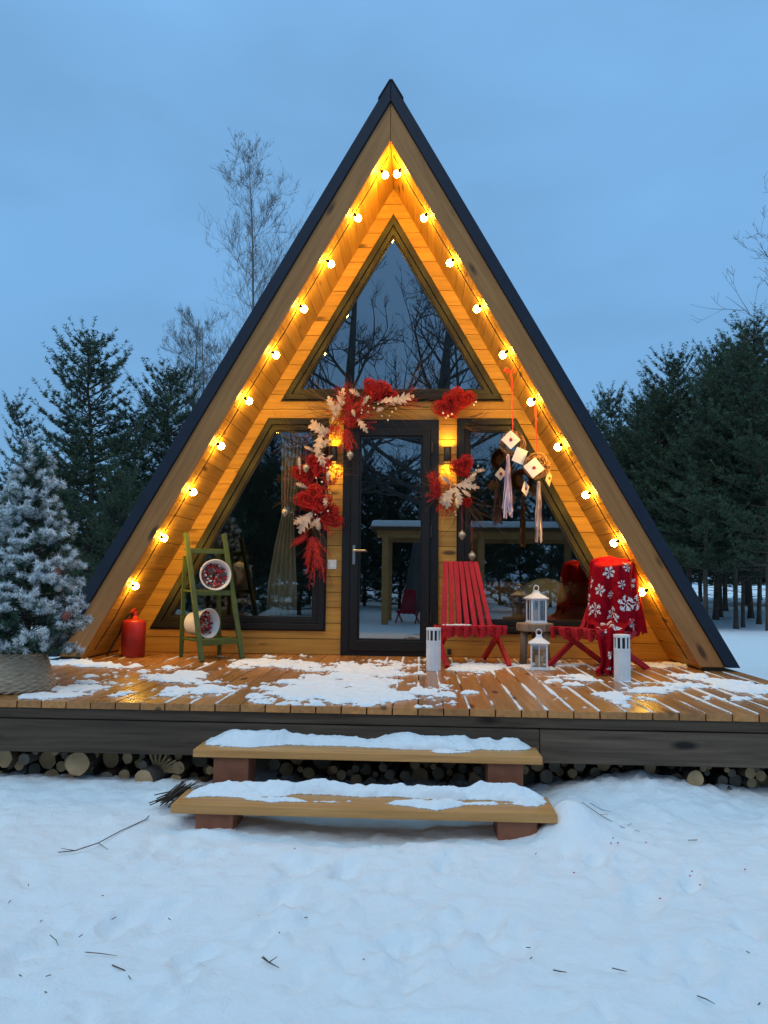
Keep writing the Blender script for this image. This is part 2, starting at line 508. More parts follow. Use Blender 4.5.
m = MB()
ph = .138; z = 0.0
while z < H_IN - .02:
    z0, z1 = z + .0025, min(z + ph - .0025, H_IN - .012)
    w0, w1 = (H_IN - z0) / S, (H_IN - z1) / S
    P = [[(-w0, z0), (w0, z0), (w1, z1), (-w1, z1)]]
    for Hh in HOLES:
        P = [q for p in P for q in subtract(p, Hh)]
    # boards are butted at staggered joints
    rl, rr = random.random(), random.random()
    for p in P:
        cx = sum(q[0] for q in p) / len(p)
        m.prism(p, 0, .018, 0, rl if cx < 0 else rr)
    z += ph
bp = [[(-H_IN / S, 0), (H_IN / S, 0), (0, H_IN)]]
for Hh in HOLES:
    bp = [q for p in bp for q in subtract(p, Hh)]
for p in bp:
    m.prism(p, .0185, .06, 1, .5)
m.build('wall', ['pine', 'backing'], house)

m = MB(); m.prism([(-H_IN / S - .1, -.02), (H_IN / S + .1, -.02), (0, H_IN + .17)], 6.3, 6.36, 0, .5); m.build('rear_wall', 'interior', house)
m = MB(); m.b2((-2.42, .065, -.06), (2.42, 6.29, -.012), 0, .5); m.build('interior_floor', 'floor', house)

def slope_poly(h1, h2, zb, sgn, x0=.0012):
    q = [(x0, h1 - x0 * S), (x0, h2 - x0 * S), ((h2 - zb) / S, zb), ((h1 - zb) / S, zb)]
    return [(sgn * x, z) for x, z in q]

for sg in (-1, 1):
    # soffit boards run front to back under the overhang
    m = MB()
    L = (H_IN) / math.sin(math.atan(S)); w = .128
    d = Vector((sg / math.sqrt(1 + S * S), 0, -S / math.sqrt(1 + S * S)))
    nrm = Vector((sg * S, 0, 1)).normalized()
    k = 0; s0 = .0
    while s0 < L - .03:
        s1 = min(s0 + w, L - .015)
        a = Vector((0, 0, H_IN)) + d * (s0 + .0022); b = Vector((0, 0, H_IN)) + d * (s1 - .0022)
        if sg * a.x < .002: a.x = sg * .002
        V = [a + Vector((0, -.762, 0)), b + Vector((0, -.762, 0)), b + Vector((0, -.001, 0)), a + Vector((0, -.001, 0))]
        V += [v + nrm * .016 for v in V]
        m.add(V, ((0, 1, 2, 3), (7, 6, 5, 4), (0, 4, 5, 1), (1, 5, 6, 2), (2, 6, 7, 3), (3, 7, 4, 0)))
        s0 += w; k += 1
    m.build('soffit', 'soffit', house)
    m = MB(); m.prism(slope_poly(H_IN + .035, H_WOOD - .004, .0, sg), -.758, 6.4, 0, .5)
    m.build('rafter_panel', 'interior', house)
    m = MB()
    bb = slope_poly(H_IN - .012, H_WOOD - .003, .03, sg)
    m.prism(bb, OV, OV + .036, 0, .3 + .25 * (sg > 0))
    # grain of the bargeboard follows the slope
    o = m.build('bargeboard', wood('bargeboard_pine_' + ('right' if sg > 0 else 'left'), (.28, .115, .030), (.41, .18, .052), 'x', vary=.05, rot=-sg * math.atan(S) * 1.0, kn=.12), house, bevel=.004)
    m = MB()
    m.prism(slope_poly(H_WOOD, H_OUT, .03, sg), OV - .022, 6.5, 0, .5)
    o = m.build('roof', 'metal', house, bevel=.004)
    m = MB()                                            # standing seams
    for yy in np.arange(-.35, 6.4, .48):
        a = Vector((sg * .09, yy, H_OUT - .09 * S)) + nrm * .012; b = Vector((sg * (H_OUT - .06) / S, yy, .06)) + nrm * .012
        m.beam(a, b, .028, .024, 0, nrm)
    m.build('seam', 'metal', o)
m = MB()
for sg in (-1, 1):
    a = (H_OUT + .03, H_OUT + .003)
    q = [(0.0, H_OUT - .006), (.012, H_OUT - .006), (.105, H_OUT + .018 - .105 * S), (.105, H_OUT + .004 - .105 * S), (.010, H_OUT - .016), (0.0, H_OUT - .016)]
    m.prism([(sg * (x + .0005), zz) for x, zz in q], OV - .03, 6.52, 0, .5)
m.build('ridge_cap', 'metal', house)

def window(poly, fw1, fw2, pm='pane'):
    mid = inset(poly, fw1); inn = inset(poly, fw1 + fw2)
    f = MB(); f.ringprism(poly, mid, -.038, .055); f.ringprism(inset(poly, -.014), poly, -.014, -.001)
    fo = f.build('window', 'anth', house, bevel=.003)
    q = MB(); q.ringprism(inset(poly, fw1 + .002), inn, -.018, .05)
    g2 = inset(poly, fw1 + fw2 - .0); q.ringprism(g2, inset(poly, fw1 + fw2 + .012), -.006, .04)
    q.build('sash', 'anth', fo, bevel=.003)
    g = MB(); g.prism(inset(poly, fw1 + fw2 - .004), .012, .018, 0, .5)
    g.build('pane', pm, fo)
    return fo
window(WL, .05, .05); window(WR, .05, .05); window(WU, .045, .045, 'gable_pane')

f = MB(); f.ringprism(DOOR, inset(DOOR, .075), -.045, .055); f.b2((-.36, -.03, .0), (.36, .055, .045), 0, .5)
door = f.build('door', 'anth', house, bevel=.003)
q = MB(); SP = [(-.350, .045), (.352, .045), (.352, 2.027), (-.350, 2.027)]
GP = [(-.280, .135), (.284, .135), (.284, 1.957), (-.280, 1.957)]
q.ringprism(SP, GP, -.062, .03); q.ringprism(GP, inset(GP, .014), -.045, .02)
q.build('sash', 'anth', door, bevel=.003)
g = MB(); g.prism(inset(GP, -.004), -.012, -.004, 0, .5); g.build('pane', 'door_pane', door)
h = MB(); h.b2((-.329, -.070, .80), (-.306, -.0625, .97)); h.tube([(-.318, -.07, .92), (-.318, -.115, .92), (-.21, -.118, .92)], .009, 8); h.lathe([(.009, 0), (.009, .012)], 10, (-.318, -.074, .825), 0, Euler((PI / 2, 0, 0)).to_matrix())
h.build('handle', 'steel', door)
for zz in (.3, 1.05, 1.8):
    h = MB(); h.tube([(.366, -.055, zz), (.366, -.055, zz + .1)], .009, 8); h.build('hinge', 'black', door)
sw = MB(); sw.b2((-.557, -.010, .757), (-.477, -.0005, .84)); so = sw.build('light_switch', 'white', house, bevel=.003)
sw = MB(); sw.b2((-.543, -.015, .772), (-.491, -.0103, .825)); sw.build('rocker', 'white', so, bevel=.002)
tp = MB(); tp.tube([(.53, 0, .04), (.53, -.03, .04)], .012, 8); tp.box((.53, -.032, .045), (.035, .012, .05)); tp.build('cable_inlet', 'black', house)

# wall lamps beside the door
lampx = (-.514, .507)
lamp0 = thing('wall_lamp', 'black up-and-down wall lamp half hidden by white leaves of the garland', 'wall lamp', (lampx[0], 0, 1.785), 0, 'wall lamps beside the door')
b = MB(); b.lathe([(.030, -.070), (.033, -.069), (.033, .069), (.030, .070), (.0265, .068), (.0265, -.068), (.030, -.070)], 20, (0, -.062, 0), 0, None, False); b.build('housing', 'black', lamp0, True)
b = MB(); b.b2((-.022, -.036, -.035), (.022, -.0005, .035)); b.build('bracket', 'black', lamp0, bevel=.003)
for sgn in (-1, 1):
    b = MB(); b.lathe([(.0255, sgn * .056), (.0255, sgn * .059)], 16, (0, -.062, 0)); b.build('bulb', 'lampglow', lamp0)
dup(lamp0, (lampx[1], 0, 1.785), 0, 'black up-and-down wall lamp on bare planks right of the glass door')

# ------------------------------------------------------------------ string lights under the eaves
BL = [(385, 175), (358, 218), (331, 264), (304, 309), (276, 355), (249, 401), (221, 446), (193, 492), (164, 538), (135, 586)]
BR = [(397, 174), (424, 218), (450, 263), (477, 309), (503, 355), (531, 402), (558, 447), (586, 495), (614, 543), (642, 592)]
def soff(x):                      # soffit height at x
    return H_IN - S * abs(x)
for sg, pts in ((-1, BL), (1, BR)):
    side = 'left' if sg < 0 else 'right'
    st = thing('string_light', 'string of ten warm globe bulbs under the %s slope of the eaves' % side, 'string lights', (0, 0, 0), 0, 'string lights under the eaves')
    c = MB(); cp = []
    nrm = Vector((-sg * S, 0, -1)).normalized()      # into the porch
    W = [Vector(atY(u, v, -.615)) for u, v in pts]
    onc = []
    for w in W:
        # foot of the bulb on the soffit plane
        dd = (w - Vector((0, 0, H_IN))).dot(nrm)
        ft = w - nrm * dd
        onc.append(ft + nrm * .016 + Vector((0, -.045, 0)))
    path = [Vector((sg * .02, -.66, soff(.02) - .03))]
    for i, p in enumerate(onc):
        if i:
            for t in (.25, .5, .75):
                sag = math.sin(t * PI) * .012
                path.append(onc[i - 1].lerp(p, t) + nrm * sag * .3 + Vector((0, sag, 0)))
        path.append(p)
    last = Vector((sg * 2.36, -.67, .08))
    path += [onc[-1].lerp(last, .5) + nrm * .01, last]
    c.tube(path, .0045, 5); c.build('cable', 'cable', st, True)
    for w, p in zip(W, onc):
        d = (w - p).normalized()
        s_ = MB(); s_.tube([p, p + d * .02, w - d * .038, w - d * .026], [.008, .015, .016, .013], 10); so = s_.build('socket', 'black', st, True)
        b_ = MB(); b_.ball(w, .030, 14); b_.build('bulb', 'bulb', so, True)

# ------------------------------------------------------------------ deck
DX, DF = 2.715, -2.73
deck = thing('deck', 'larch plank deck on a dark weathered beam, dusted with snow', 'deck')
m = MB(); pw = .1355; x = -DX; gaps = []
while x < DX - .01:
    x1 = min(x + pw, DX)
    yf = DF - random.uniform(0, .006)
    yb = .0 if abs((x + x1) / 2) < 2.45 else 2.6
    m.b2((x + .0035, yf, -.038), (x1 - .0035, yb - .001, random.uniform(-.0015, 0)), 0)
    gaps.append(x1); x = x1
m.build('decking', 'deck', deck, bevel=.003)
m = MB(); m.b2((-DX + .02, DF + .014, -.096), (DX - .02, DF + .10, -.040)); m.build('ledger', 'oldbeam', deck, bevel=.004)
m = MB(); m.b2((-DX + .01, DF - .008, -.270), (.9, DF + .10, -.100)); m.b2((.903, DF - .006, -.270), (DX - .01, DF + .10, -.101)); m.build('beam', 'oldbeam', deck, bevel=.006)
for sx in (-1, 1):
    m = MB(); m.b2((sx * (DX - .10), DF + .105, -.27), (sx * (DX - .015), 6.3, -.041)); m.build('side_beam', 'oldbeam', deck, bevel=.005)
m = MB()
for yy in (-1.9, -1.1, -.3):
    m.b2((-DX + .12, yy - .04, -.2), (DX - .12, yy + .04, -.045))
m.build('joist', 'oldbeam', deck)
for xx in (-2.4, -.3, 1.2, 2.4):
    m = MB(); m.b2((xx - .09, -2.3, -.62), (xx + .09, -2.12, -.205)); m.build('footing', 'oldbeam', deck)

# porch steps
st = thing('porch_steps', 'two-tread wooden step bench under a crust of snow', 'steps', (0, 0, 0))
m = MB(); m.b2((-.865, -2.955, -.228), (.882, -2.70, -.19)); m.build('tread', 'tread', st, bevel=.004)
m = MB(); m.b2((-.860, -3.30, -.402), (.893, -3.03, -.362)); m.build('tread', 'tread', st, bevel=.004)
for x0, x1 in ((-.765, -.585), (.615, .79)):
    m = MB(); m.b2((x0, -2.93, -.60), (x1, -2.76, -.2285)); m.build('riser_block', 'riser', st, bevel=.005)
for x0, x1 in ((-.75, -.575), (.63, .808)):
    m = MB(); m.b2((x0, -3.275, -.62), (x1, -3.06, -.4025)); m.build('riser_block', 'riser', st, bevel=.005)

# ------------------------------------------------------------------ ground
def G(x, y):
    x = np.asarray(x, float); y = np.asarray(y, float)
    z = -.455 + .05 * (fbm(x * .7, y * .7, 3) - .5) + .035 * (fbm(x * 2.3, y * 2.3, 5) - .5)
    def bump(cx, cy, rx, ry, h):
        return h * np.exp(-((x - cx) / rx) ** 2 - ((y - cy) / ry) ** 2)
    z = z + bump(1.45, -2.62, .42, .30, .105) + bump(1.02, -3.05, .16, .35, .07) + bump(2.5, -2.7, .5, .3, .04)
    z = z + bump(-1.7, -2.75, .7, .22, .035) + bump(-.95, -2.85, .2, .2, .05)
    z = z + bump(0, -3.1, .8, .42, -.062) + bump(0, -3.62, .9, .14, .022) + bump(-1.0, -3.35, .14, .2, .03)
    z = z + bump(4.4, -.2, 1.3, 2.6, .30) + bump(-4.6, -.5, 1.4, 2.6, .25) + bump(7.5, 5, 3, 4, .12)
    z = z + bump(.96, -3.22, .12, .16, .075) + bump(-.66, -3.36, .12, .06, .02) + bump(.30, -3.50, .5, .07, .02)
    far = np.clip((np.hypot(x, y + 3) - 6) / 20, 0, 1)
    z = z + far * .5 * (fbm(x * .12, y * .12, 9) - .5)
    return z

def foot(x, y):
    """trodden dints and crumbs of snow near the steps"""
    z = np.zeros_like(x)
    rg = np.random.default_rng(5)
    for i in range(120):
        cx = rg.normal(.15, 1.0); cy = rg.uniform(-5.4, -3.35); a = rg.uniform(-.6, .6)
        s = rg.uniform(.6, 1.1); dx = (x - cx) * math.cos(a) + (y - cy) * math.sin(a); dy = -(x - cx) * math.sin(a) + (y - cy) * math.cos(a)
        q = (dx / (.055 * s)) ** 2 + (dy / (.13 * s)) ** 2
        z += -.016 * rg.uniform(.3, 1) * np.exp(-q ** 1.6) + .007 * np.exp(-((np.sqrt(q) - 1.25) / .28) ** 2)
    return z

xs = np.unique(np.concatenate([np.arange(-3.4, 3.4, .022), np.linspace(-12, -3.4, 60), np.linspace(3.4, 14, 80), np.linspace(14, 220, 45), np.linspace(-220, -12, 45)]))
ys = np.unique(np.concatenate([np.arange(-5.6, -2.2, .022), np.linspace(-2.2, 8, 50), np.linspace(8, 40, 50), np.linspace(40, 260, 30), np.linspace(-14, -5.6, 50), np.linspace(-160, -14, 25)]))
X, Yg = np.meshgrid(xs, ys)
Zg = G(X, Yg)
near = (np.abs(X) < 3.6) & (Yg > -5.8) & (Yg < -2.0)
fade = np.clip((3.4 - np.abs(X)) / .4, 0, 1) * np.clip((Yg + 5.6) / .4, 0, 1) * np.clip((-2.2 - Yg) / .3, 0, 1)
fine = foot(X, Yg) * 1.45 + .014 * (fbm(X * 6, Yg * 6, 21) - .5) + .034 * np.maximum(0, fbm(X * 11, Yg * 11, 23, 3) - .56) * 1.5 + .008 * (vnoise(X * 27, Yg * 27, 25) - .5)
cr = np.clip((fbm(X * 1.3, Yg * 1.3, 81, 3) - .46) * 5, 0, 1) * (.35 + .65 * np.clip((Yg + 3.6) / .4, 0, 1))
fine = fine + cr * (.055 * np.maximum(0, fbm(X * 15, Yg * 15, 83, 3) - .5) + .016 * np.abs(vnoise(X * 24, Yg * 24, 87) - .5))
Zg = Zg + np.where(near, fine * fade, 0)
nx, ny = len(xs), len(ys)
V = np.stack([X.ravel(), Yg.ravel(), Zg.ravel()], 1)
ii = (np.arange(ny - 1)[:, None] * nx + np.arange(nx - 1)[None, :]).ravel()
Fc = np.stack([ii, ii + 1, ii + nx + 1, ii + nx], 1)
ground = npmesh('snow_ground', V, Fc, 'snow', None, True)
ground['kind'] = 'structure'

def gz(x, y):
    return float(G(np.array([x]), np.array([y]))[0])

# ------------------------------------------------------------------ snow lying on deck and treads
def snow_sheet(name, x0, x1, y0, y1, step, hf, ztop, label, parent=None):
    xs = np.arange(x0, x1 + step / 2, step); ys = np.arange(y0, y1 + step / 2, step)
    X, Y = np.meshgrid(xs, ys)
    Hh = hf(X, Y)
    nx, ny = len(xs), len(ys)
    ii = (np.arange(ny - 1)[:, None] * nx + np.arange(nx - 1)[None, :]).ravel()
    Fc = np.stack([ii, ii + 1, ii + nx + 1, ii + nx], 1)
    hv = Hh.ravel()
    keep = (hv[Fc] > 0).sum(1) >= 1
    Fc = Fc[keep]
    Z = ztop + np.clip(hv, -.006, 1)
    V = np.stack([X.ravel(), Y.ravel(), Z], 1)
    used = np.unique(Fc); mp = -np.ones(len(V), int); mp[used] = np.arange(len(used))
    o = npmesh(name, V[used], mp[Fc], 'snowthin', parent, True)
    a = o.data.attributes.new('depth', 'FLOAT', 'POINT'); a.data.foreach_set('value', np.clip(hv[used], 0, 1).astype(np.float32))
    o['kind'] = 'stuff'; o['label'] = label; o['category'] = 'snow'
    return o

# patches: deck point under pixel, spread in metres, weight
PT = []
def patch(u, v, ru, rv, w):
    c = atZ(u, v, 0); a = atZ(u + ru, v, 0); b = atZ(u, v - rv, 0)
    PT.append((c[0], c[1], abs(a[0] - c[0]), abs(b[1] - c[1]), w))
for a in [(335, 690, 62, 14, 1.0), (300, 682, 26, 10, .7), (372, 672, 40, 7, .9), (390, 695, 30, 9, .8), (270, 700, 30, 6, .6),
          (186, 676, 30, 5, .9), (196, 690, 34, 6, .7), (160, 670, 24, 3, .5), (235, 668, 22, 3, .55), (276, 664, 40, 3, .8),
          (82, 690, 26, 5, 1.0), (120, 694, 20, 4, .7), (66, 662, 22, 3, 1.1), (100, 666, 40, 2, .7), (30, 698, 28, 3, .9), (50, 698, 30, 3, .9),
          (470, 668, 30, 3, .95), (520, 667, 40, 2.5, .7), (600, 667, 50, 2, .55), (680, 666, 40, 2, 1.0), (480, 678, 30, 5, .5),
          (622, 703, 12, 4, .95), (612, 696, 14, 4, .7), (700, 686, 30, 3, .5), (735, 684, 26, 4, .8), (720, 700, 36, 4, .6), (560, 682, 50, 5, .42), (530, 698, 30, 5, .35),
          (752, 692, 26, 3, .7), (660, 690, 50, 7, .42), (430, 690, 34, 8, .5), (690, 676, 26, 3, .6), (590, 706, 30, 3, .4), (440, 704, 40, 3, .5)]:
    patch(*a)
gapx = np.array(gaps)
def deck_h(X, Y):
    w = np.zeros_like(X)
    for cx, cy, rx, ry, k in PT:
        w = np.maximum(w, k * np.exp(-(((X - cx) / (rx * 1.15)) ** 2 + ((Y - cy) / (ry * 1.25)) ** 2) ** 1.3))
    n = fbm(X * 7, Y * 7, 31, 5); n2 = fbm(X * 2.2, Y * 2.2, 37, 3)
    h = w * .9 + (n - .5) * 1.5 + (n2 - .5) * .8 - .475 + (fbm(X * 26, Y * 26, 39, 3) - .5) * .7
    dg = np.min(np.abs(X[..., None] - gapx[None, None, :]), axis=2)
    # thin lines of snow caught in the gaps
    gl = np.clip(1 - dg / .009, 0, 1)
    gn = fbm(X * 3.5 + 9, Y * 2.0, 41, 3)
    reg = np.clip((X + .3) / .5, 0, 1) * np.clip((2.75 - X) / .2, 0, 1) * (.55 + .45 * np.clip(X * 2, 0, 1))
    hg = gl * .30 + (gn - .5) * 1.1 + .20 * reg - .22
    hg = np.where(dg < .012, hg, -1)
    h2 = np.maximum(np.clip(h, -1, .6) * .055, np.clip(hg, -1, .3) * .02)
    h2 = np.minimum(h2, .014 + .010 * (fbm(X * 13, Y * 13, 45, 4) - .3) * 2)
    edge = (Y < -.105) & (Y > DF + .015) & (np.abs(X) < DX - .012)
    h2 = np.where(edge, h2, -1)
    inroof = (Y > -.84) & (np.abs(X) > 2.42 - .0)
    return np.where(inroof, -1, h2)
snow_sheet('deck_snow', -DX + .01, DX - .01, DF + .01, -.1, .0075, deck_h, 0.0, 'patchy thin snow lying on the deck planks and in their gaps')

def tread_h(x0, x1, y0, y1, seed, bare):
    def hf(X, Y):
        n = fbm(X * 5, Y * 9, seed, 4); n2 = fbm(X * 18, Y * 18, seed + 5, 3)
        ex = np.minimum(X - x0 - .02, x1 - X - .02) / .10
        yf = y0 + .03 + .26 * (fbm(X * 3.1, X * 0 + 2, seed + 9, 5) - .32)
        ef = (Y - np.maximum(yf, y0 + .004)) / .05
        h = np.minimum(.006 + .10 * (n - .38), .034 * np.minimum(ex, ef) + .001) + .018 * (n2 - .5) * np.clip(ef, 0, 1) + .010 * np.maximum(0, fbm(X * 34, Y * 34, seed + 3, 3) - .5) + .024 * np.exp(-((Y - y1) / .09) ** 2) * np.clip(ex, 0, 1)
        for cx, cy, rx, ry, k in bare:
            h = h - k * np.exp(-((X - cx) / rx) ** 2 - ((Y - cy) / ry) ** 2)
        return np.where((X > x0 + .006) & (X < x1 - .006) & (Y > y0 + .003), h, -1)
    return hf
snow_sheet('tread_snow', -.86, .88, -2.95, -2.74, .005, tread_h(-.86, .88, -2.95, -2.74, 51, [(.74, -2.87, .20, .07, .06), (-.35, -2.93, .4, .03, .03), (.3, -2.86, .3, .012, .05), (.05, -2.90, .16, .03, .03), (-.8, -2.93, .1, .05, .04)]), -.19, 'snow crust lying along the upper step tread')
snow_sheet('tread_snow', -.855, .888, -3.295, -3.035, .005, tread_h(-.855, .888, -3.295, -3.035, 61, [(-.15, -3.13, .26, .055, .07), (.20, -3.15, .3, .03, .06), (-.05, -3.25, .22, .04, .05), (.50, -3.13, .22, .02, .05), (-.45, -3.28, .2, .03, .03)]), -.362, 'thick snow lying along the lower step tread')

# ------------------------------------------------------------------ firewood under the deck
def pack(x0, x1, zfloor, n, rmin, rmax, seed):
    rg = random.Random(seed); C = []
    for _ in range(n * 6):
        if len(C) >= n: break
        r = rg.uniform(rmin, rmax) if rg.random() < .8 else rg.uniform(rmax, rmax * 1.45)
        best = None
        for _ in range(10):
            x = rg.uniform(x0, x1); z = zfloor(x) + r * .8
            for (cx, cz, cr) in C:
                dx = abs(x - cx)
                if dx < r + cr:
                    z = max(z, cz + math.sqrt((r + cr) ** 2 - dx * dx))
            if best is None or z < best[1]: best = (x, z)
        if best[1] + r < -.274: C.append((best[0], best[1], r))
    return C
cols3 = [((.045, .03, .022), (.09, .06, .042)), ((.07, .055, .045), (.15, .12, .10)), ((.09, .05, .03), (.15, .09, .055))]
for i, (a, b_) in enumerate(cols3):
    MT['logbark%d' % i] = noisy('log_bark_%d' % i, a, b_, 14, .9, .5, stretch=(1, .25, 1))
MT['logend'] = noisy('sawn_log_end', (.30, .185, .09), (.48, .32, .17), 9, .85, .3)
MT['logend2'] = noisy('grey_log_end', (.12, .095, .07), (.22, .175, .13), 9, .85, .3)
def make_log(x, z, r, y, seed, label, group):
    rg = random.Random(seed)
    m = MB(); n = 14; Lg = rg.uniform(.28, .42)
    wob = [1 + rg.uniform(-.07, .07) for _ in range(n)]
    rings = [(0, .99), (.004, 1), (Lg * .5, 1.02), (Lg, .97)]
    V = []
    for yy, k in rings:
        for j in range(n):
            a = 2 * PI * j / n
            V.append((r * k * wob[j] * math.cos(a), yy, r * k * wob[j] * math.sin(a)))
    Fs = [(i * n + j, (i + 1) * n + j, (i + 1) * n + (j + 1) % n, i * n + (j + 1) % n) for i in range(3) for j in range(n)]
    m.add(V, Fs, 0); m.add([(r * .985 * wob[j] * math.cos(2 * PI * j / n), -.001, r * .985 * wob[j] * math.sin(2 * PI * j / n)) for j in range(n)], [tuple(range(n))], 1)
    o = m.build('firewood_log', ['logbark%d' % rg.randrange(3), 'logend' if rg.random() < .6 else 'logend2'], None, False)
    o.location = (x, y, z); o.rotation_euler = (rg.uniform(-.05, .05), rg.uniform(0, 6), rg.uniform(-.22, .22))
    tag(o, label, 'firewood', group)
    return o
ns = 0
floorL = lambda x: -.485
for (x0, x1, n, nm, grp) in ((-2.62, -.80, 105, 'round firewood log stacked under the deck left of the steps', 'firewood under the left of the deck'),
                              (.84, 2.62, 95, 'round firewood log half buried by snow under the deck right of the steps', 'firewood under the right of the deck'),
                              (-.55, .6, 40, 'shaded firewood log under the deck behind the steps', 'firewood behind the steps')):
    for (x, z, r) in pack(x0, x1, floorL, n, .013, .037, 3 + ns):
        ns += 1
        make_log(x, z, r, -2.58 + random.uniform(-.05, .13) + (.12 if grp.endswith('steps') else (.03 if 'right' in grp else 0)), ns, nm, grp)
# the few logs that stand out
o = make_log(-1.585, -.345, .066, -2.66, 801, 'fattest pale firewood log, left of the fanned splinters under the deck', 'firewood under the left of the deck')
o.rotation_euler = (0, .4, .05)
o = make_log(-1.205, -.415, .054, -2.69, 802, 'large tan log end below the fanned splinters under the deck', 'firewood under the left of the deck')
o = make_log(1.715, -.345, .044, -2.68, 803, 'pale ringed log end standing out under the deck right of the steps', 'firewood under the right of the deck')
fan = MB()
for i in range(9):
    a = R_(8 + i * 11)
    p = Vector((-1.18, -2.56, -.40)); d = Vector((math.cos(a), -.45, math.sin(a) * .7)).normalized()
    fan.tube([p, p + d * random.uniform(.12, .2)], [.009, .006], 5)
tag(fan.build('kindling', 'logend', None), 'fan of split kindling sticks poking from the firewood', 'kindling')

# ------------------------------------------------------------------ chairs
def stick_chair(label, loc, rz):
    t = thing('stick_chair', label, 'chair', loc, rz, 'red stick chairs')
    nb = 7
    for i in range(nb):                      # back slats fan in towards the top
        f = i / (nb - 1) - .5
        m = MB(); m.beam((f * .41, .0, .215), (f * .26, .235, .828), .041, .022, 0, (0, 1, 0)); m.build('back_slat', 'red', t, bevel=.004)
    for i in range(8):                       # seat slats lie between the back slats, front ends staggered
        f = i / 7 - .5
        fr = -.275 + (.028 if i % 2 else 0)
        m = MB(); m.beam((f * .46, fr, .306), (f * .46, .16, .286), .036, .024, 0); m.beam((f * .46, fr + .012, .300), (f * .46, fr + .03, .225 + (.02 if i % 2 else 0)), .031, .026, 0, (0, 1, 0)); m.build('seat_slat', 'red', t, bevel=.004)
    for yy, zz in ((-.19, .278), (.05, .262)):
        m = MB(); m.tube([(-.235, yy, zz), (.235, yy, zz)], .011, 8); m.build('rod', 'red', t)
    for sx in (-1, 1):
        m = MB(); m.beam((sx * .252, -.285, .003), (sx * .248, .12, .29), .042, .03, 0, (1, 0, 0)); m.build('leg', 'red', t, bevel=.004)
        m = MB(); m.beam((sx * .224, .30, .003), (sx * .214, -.20, .285), .042, .03, 0, (1, 0, 0)); m.build('leg', 'red', t, bevel=.004)
    return t
ch1 = stick_chair('bare red stick chair beside the door with snow on its seat edge', (.665, -.52, 0), R_(13))
ch2 = dup(ch1, (1.662, -.72, 0), R_(-56), 'red stick chair under the snowflake blanket')
sn = MB()
for a, b_ in (((.0, 0), (.0, 0)),):
    pass
rg = random.Random(4)
V = []
for i in range(26):
    f = rg.uniform(-.24, -.05); yy = rg.uniform(-.27, .02)
    sn.ball((f, yy, .322 - (yy + .27) * .05 + .002), rg.uniform(.006, .014), 7, 0, (1.4, 1.2, .6))
o = sn.build('seat_snow', 'snowt', None, True); o.location = (.665, -.52, 0); o.rotation_euler = (0, 0, R_(13))
tag(o, 'crumbs of snow on the seat of the bare red chair', 'snow', None, 'stuff')

# blanket over the second chair
def cloak(ph, t):
    """ph around, t 0 top .. 1 hem; world coordinates"""
    c = Vector((1.808, -.61, 0)) + Vector((.0, -.03, 0)) * t
    ax = .166 + .032 * t ** .8; ay = .150 + .07 * t ** .8
    close = min(1, (t / .055)) ** .5
    fold = 1 + (.06 + .13 * t) * math.sin(5 * ph + 1.3 + 1.2 * t) + (.03 + .07 * t) * math.sin(11 * ph + 2.1 * t) + .03 * math.sin(19 * ph - 3 * t)
    hem = .285 + .035 * math.sin(3 * ph + .6) + .022 * math.sin(9 * ph) + .012 * math.sin(23 * ph)
    saddle = (.030 * math.cos(2 * ph + .5) + .012 * math.sin(3 * ph)) * (1 - t) ** 2
    z = (.842 + saddle - .0) * (1 - t) + hem * t
    return c + Vector((math.cos(ph) * ax * fold * close, math.sin(ph) * ay * fold * close, z))
m = MB(); NP, NT = 120, 44
V = [cloak(2 * PI * i / NP, (j / NT)) for j in range(NT + 1) for i in range(NP)]
m.add(V, [(j * NP + i, (j + 1) * NP + i, (j + 1) * NP + (i + 1) % NP, j * NP + (i + 1) % NP) for j in range(NT) for i in range(NP)], 0)
# end that spills over the seat and down to the deck
PA = [Vector(p) for p in ((1.78, -.66, .46), (1.74, -.76, .385), (1.715, -.87, .35), (1.705, -.97, .345), (1.675, -1.045, .31), (1.662, -1.085, .20), (1.655, -1.10, .09), (1.645, -1.12, .025), (1.625, -1.17, .014), (1.60, -1.22, .010))]
HW = [.20, .20, .17, .13, .105, .075, .06, .075, .09, .07]
DR = [Vector(p).normalized() for p in ((.8, -.5, 0), (.8, -.5, 0), (.75, -.6, 0), (.8, -.5, 0), (.9, -.3, 0), (.95, -.2, 0), (1, 0, 0), (1, .1, 0), (1, .2, 0), (1, .2, 0))]
def spill(s, t):
    f = t * (len(PA) - 1); i = min(int(f), len(PA) - 2); k = f - i
    p = PA[i].lerp(PA[i + 1], k); w = HW[i] * (1 - k) + HW[i + 1] * k; d = DR[i].lerp(DR[i + 1], k).normalized()
    ntx = (PA[i + 1] - PA[i]).normalized(); nn = d.cross(ntx).normalized()
    if nn.y > 0 and nn.z < .3: nn = -nn
    if nn.z < 0: nn = -nn
    amp = .012 + .016 * min(1, max(0, (t - .4) * 4))
    q = p + d * (s * w) + nn * (amp * math.sin(s * 7 + t * 3) + amp * .5 * math.sin(s * 15))
    q.z = max(q.z, .006)
    return q
NS, NL = 24, 60
V = [spill(i / NS * 2 - 1, j / NL) for j in range(NL + 1) for i in range(NS + 1)]
m.add(V, [(j * (NS + 1) + i, j * (NS + 1) + i + 1, (j + 1) * (NS + 1) + i + 1, (j + 1) * (NS + 1) + i) for j in range(NL) for i in range(NS)], 0)
